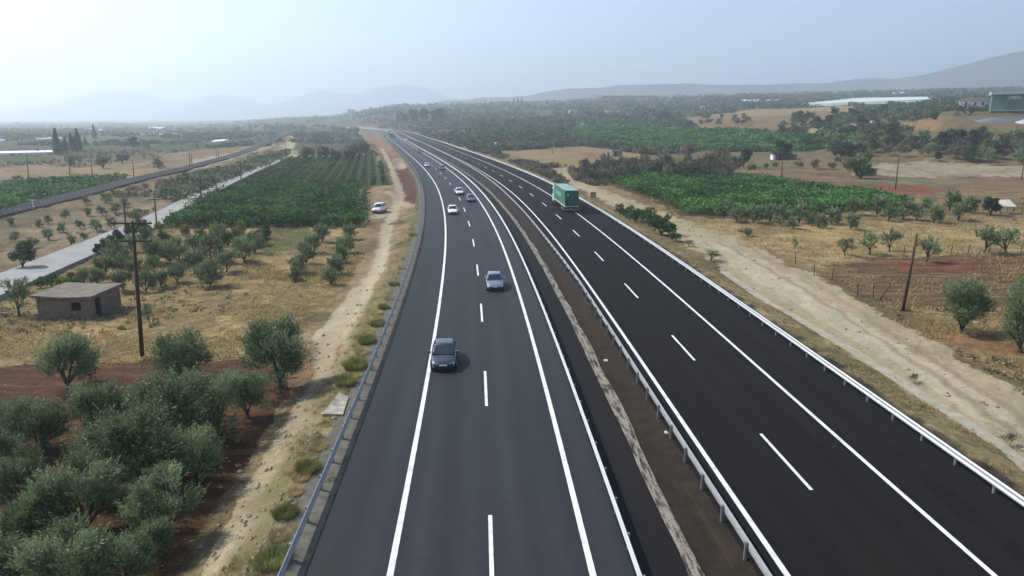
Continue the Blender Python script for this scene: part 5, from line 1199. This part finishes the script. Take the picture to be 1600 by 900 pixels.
def lorry(x, y, rz, label, col, cabcol, L=13.6, hz=4.0, details=True, name='articulated_lorry'):
    o = link(name, None, None, (x, y, 0), rz); tag(o, label, 'lorry', 'lorries on the motorway')
    tm = paint('tarpaulin', col, 0, .5); cm = paint('cab_paint', cabcol, 0, .4)
    m_ = MB(); W_ = 1.25; y0 = -L/2; y1 = L/2
    m_.box(-W_, W_, y0, y1, 1.2, hz); tr = m_.build('trailer_box', tm, o)
    bm = bmesh.new(); bm.from_mesh(tr.data); bmesh.ops.bevel(bm, geom=bm.edges[:], offset=.05, segments=2, affect='EDGES'); bm.to_mesh(tr.data); bm.free()
    dk = paint('rear_door_dark', tuple(c*.33 for c in col), 0, .5)  # rear doors take an evenly darkened copy of the tarpaulin colour
    for s in (-1, 1): box_part(o, 'rear_door', dk, min(s*.02, s*1.2), max(s*.02, s*1.2), y0-.03, y0-.004, 1.28, hz-.12)
    box_part(o, 'side_rail', M['plate'], -W_-.02, W_+.02, y0, y1, 1.10, 1.20)
    box_part(o, 'chassis', M['black'], -.9, .9, y0+.2, y1+1.0, .75, 1.08)
    box_part(o, 'rear_bumper', M['galv_shaded'], -1.15, 1.15, y0-.02, y0+.14, .5, .64)
    for s in (-1, 1): box_part(o, 'tail_light', M['redlamp'], min(s*.85, s*1.15), max(s*.85, s*1.15), y0-.04, y0-.022+.02, .78, .95)
    for yy in (y0+1.6, y0+2.9, y0+4.2, y1-1.2, y1+1.9):
        for s in (-1, 1): wheel(o, s*1.06, yy, .5, .3)
    # tractor cab
    m_ = MB(); cy0, cy1 = y1+.55, y1+2.7
    m_.loft([[(-1.22, cy0, .6), (1.22, cy0, .6), (1.22, cy1, .6), (-1.22, cy1, .6)], [(-1.23, cy0, 1.9), (1.23, cy0, 1.9), (1.23, cy1+.05, 1.9), (-1.23, cy1+.05, 1.9)], [(-1.2, cy0, 3.0), (1.2, cy0, 3.0), (1.2, cy1-.2, 3.0), (-1.2, cy1-.2, 3.0)], [(-1.1, cy0, 3.75), (1.1, cy0, 3.75), (1.1, cy1-.95, 3.7), (-1.1, cy1-.95, 3.7)]])
    m_.build('cab', cm, o)
    box_part(o, 'windscreen', M['glass'], -1.08, 1.08, cy1-.14, cy1+.03, 1.95, 2.9)
    for s in (-1, 1):
        box_part(o, 'side_window', M['glass'], min(s*1.2, s*1.245), max(s*1.2, s*1.245), cy0+1.1, cy1-.35, 1.95, 2.75)
        box_part(o, 'wing_mirror', M['black'], min(s*1.25, s*1.48), max(s*1.25, s*1.48), cy1-.15, cy1, 1.9, 2.7)
    box_part(o, 'grille', M['black'], -.9, .9, cy1+.0, cy1+.07, .7, 1.5)
    if details:
        # pale lettering on the left tarpaulin: seven blurred letters along the side
        lt = simple('pale_lettering', (.22, .48, .34), .6)
        g = MB(); n = 6; x_ = -W_-.012; ya = y1-2.2
        for k in range(n):
            yk = ya-k*1.15; z0, z1 = 2.35, 3.15
            g.box(x_, x_+.01, yk-.25, yk, z0, z1)
            if k % 2 == 0: g.box(x_, x_+.01, yk-.85, yk-.25, z1-.25, z1); g.box(x_, x_+.01, yk-.85, yk-.25, z0, z0+.25)
            else: g.box(x_, x_+.01, yk-.85, yk-.25, (z0+z1)/2-.12, (z0+z1)/2+.12); g.box(x_, x_+.01, yk-.9, yk-.66, (z0+z1)/2+.12, z1)
        g.build('lettering', lt, o)
        g = MB(); g.box(-.95, -.5, y0-.045, y0-.033, 3.1, 3.3); g.box(-.82, -.62, y0-.045, y0-.033, 2.9, 3.5); g.build('emblem', simple('faded_emblem', (.25, .40, .38), .6), o)
    return o
lorry(float(10.65-.085*6.8), 127.6+6.8, math.atan(.085), 'green curtain-sided lorry with pale lettering and white cab driving away', (.035, .20, .115), (.62, .74, .74))
Y = 612+6; lorry(float(cA(Y))+1.9, Y+6, lane(cA, Y)+math.pi, 'small far oncoming lorry with a white-topped dark front, nearer one', (.62, .66, .68), (.06, .09, .12), details=False)
Y = 685; lorry(float(cA(Y))+1.9, Y+6, lane(cA, Y)+math.pi, 'small far oncoming dark green lorry following the white-topped lorry', (.30, .36, .34), (.02, .05, .05), details=False)

# ------------------------------------------------------------------ mountains
def mountains(name, label, Yr, prof, depth, mat, seed):
    px = np.linspace(prof[0][0], prof[-1][0], 260); top = np.interp(px, [p[0] for p in prof], [p[1] for p in prof])
    for _ in range(2): top = np.convolve(np.pad(top, 2, 'edge'), np.ones(5)/5, 'valid')
    V = []; tt = np.linspace(-1, 1, 31)
    for t in tt:
        y = Yr+depth*t; x = (px-800)/1151*(y+4)
        zt = H+(183-top)*(Yr+4)/1184
        s = np.clip(1-abs(t)**1.25, 0, 1)
        rid = vnoise(x, x*0+y*1.0, 420, seed)*.5+vnoise(x, x*0+y, 150, seed+1)*.28+vnoise(x, x*0+y, 60, seed+2)*.12
        z = zt*s*(1+rid*abs(t)*(1-abs(t))*2.2)+vnoise(x, x*0, 70, seed+3)*5*s - 12*(1-s)
        V.append(np.stack([x, np.full(len(x), y), z], -1))
    V = np.array(V); I = np.arange(V.shape[0]*V.shape[1]).reshape(V.shape[:2]); FQ = np.stack([I[:-1, :-1], I[:-1, 1:], I[1:, 1:], I[1:, :-1]], -1).reshape(-1, 4)
    return tag(link(name, mesh_np(name, V.reshape(-1, 3), FQ, mat, True)), label, kind='structure')
mm = simple('mountain_scrub', (.085, .09, .065), .95, scale=.004, var=.35)
mountains('mountain', 'long grey-blue mountain rising to the right edge', 3300, [(560,184),(640,172),(680,160),(720,155),(760,153),(800,152),(840,147),(880,138),(930,139),(960,133),(1040,131),(1100,134),(1200,133),(1280,130),(1340,124),(1400,123),(1440,117),(1480,106),(1520,95),(1560,86),(1600,79),(1700,66),(1850,62),(2050,90)], 700, mm, 100)
mountains('mountain', 'pale hazy peaks far beyond the plain', 7300, [(-400,180),(-100,172),(60,170),(120,155),(150,145),(180,142),(225,143),(250,155),(280,158),(310,156),(345,145),(370,152),(400,158),(430,165),(460,155),(500,142),(530,143),(545,150),(600,135),(640,132),(665,137),(690,148),(760,165),(860,172)], 900, mm, 200)

# ------------------------------------------------------------------ haze
hz = MB(); hz.box(-16000, 16000, -400, 9900, -34, 520); vm = bpy.data.materials.new('haze'); vm.use_nodes = True
for n_ in list(vm.node_tree.nodes):
    if n_.type != 'OUTPUT_MATERIAL': vm.node_tree.nodes.remove(n_)
pv = vm.node_tree.nodes.new('ShaderNodeVolumePrincipled'); pv.inputs['Color'].default_value = (.80, .90, 1.0, 1); pv.inputs['Density'].default_value = HAZE_D
pv.inputs['Anisotropy'].default_value = HAZE_G
vm.node_tree.links.new(pv.outputs[0], [n_ for n_ in vm.node_tree.nodes if n_.type == 'OUTPUT_MATERIAL'][0].inputs['Volume'])
tag(hz.build('haze', vm), 'pale summer haze over the whole plain', kind='stuff')

# ------------------------------------------------------------------ labels that single out each tree
MARKS = [('the tall timber pole', 222, 558), ('the block hut', 110, 480), ('the striped vineyard corner', 560, 345), ('the concrete road bend', 160, 385), ('the parked silver car', 590, 325), ('the outer guard rail', 530, 690),
         ('the bottom left corner', 0, 900), ('the leaning pole', 1410, 480), ('the ruined shelter', 1575, 325), ('the green lorry', 890, 300), ('the flat-roofed shed', 1222, 245), ('the cypress clump', 105, 235), ('the far lorries', 606, 210), ('the one-armed pole', 245, 350), ('the concrete slab', 525, 640)]
from collections import defaultdict
gg = defaultdict(list)
SHARED = ('thicket bush', 'wild bush', 'small round bush by the reddish', 'distant cypress', 'lone bushy')
for o, desc, group, cat, px, py in TREES:
    tag(o, None, cat, group)
    if any(desc.startswith(s) for s in ('wild bush',)): o['label'] = desc; continue
    mk_ = min(range(len(MARKS)), key=lambda i: math.hypot(px-MARKS[i][1], (py-MARKS[i][2])*1.3))
    gg[(desc, group, mk_)].append((math.hypot(px-MARKS[mk_][1], (py-MARKS[mk_][2])*1.3), o, px, py))
ORD = ['nearest', 'second nearest', 'third nearest', 'fourth nearest', 'fifth nearest', 'sixth nearest', 'seventh nearest', 'eighth nearest', 'ninth nearest', 'tenth nearest']+[w_+' nearest' for w_ in WORD[10:]]
for (desc, group, mk_), L in gg.items():
    tot = sum(1 for k in gg if k[0] == desc)
    if tot == 1 and len(L) == 1: L[0][1]['label'] = desc; continue
    for i, (_, o, px, py) in enumerate(sorted(L, key=lambda q: q[0])):
        o['label'] = f'{desc}, {ORD[i]} to {MARKS[mk_][0]}'
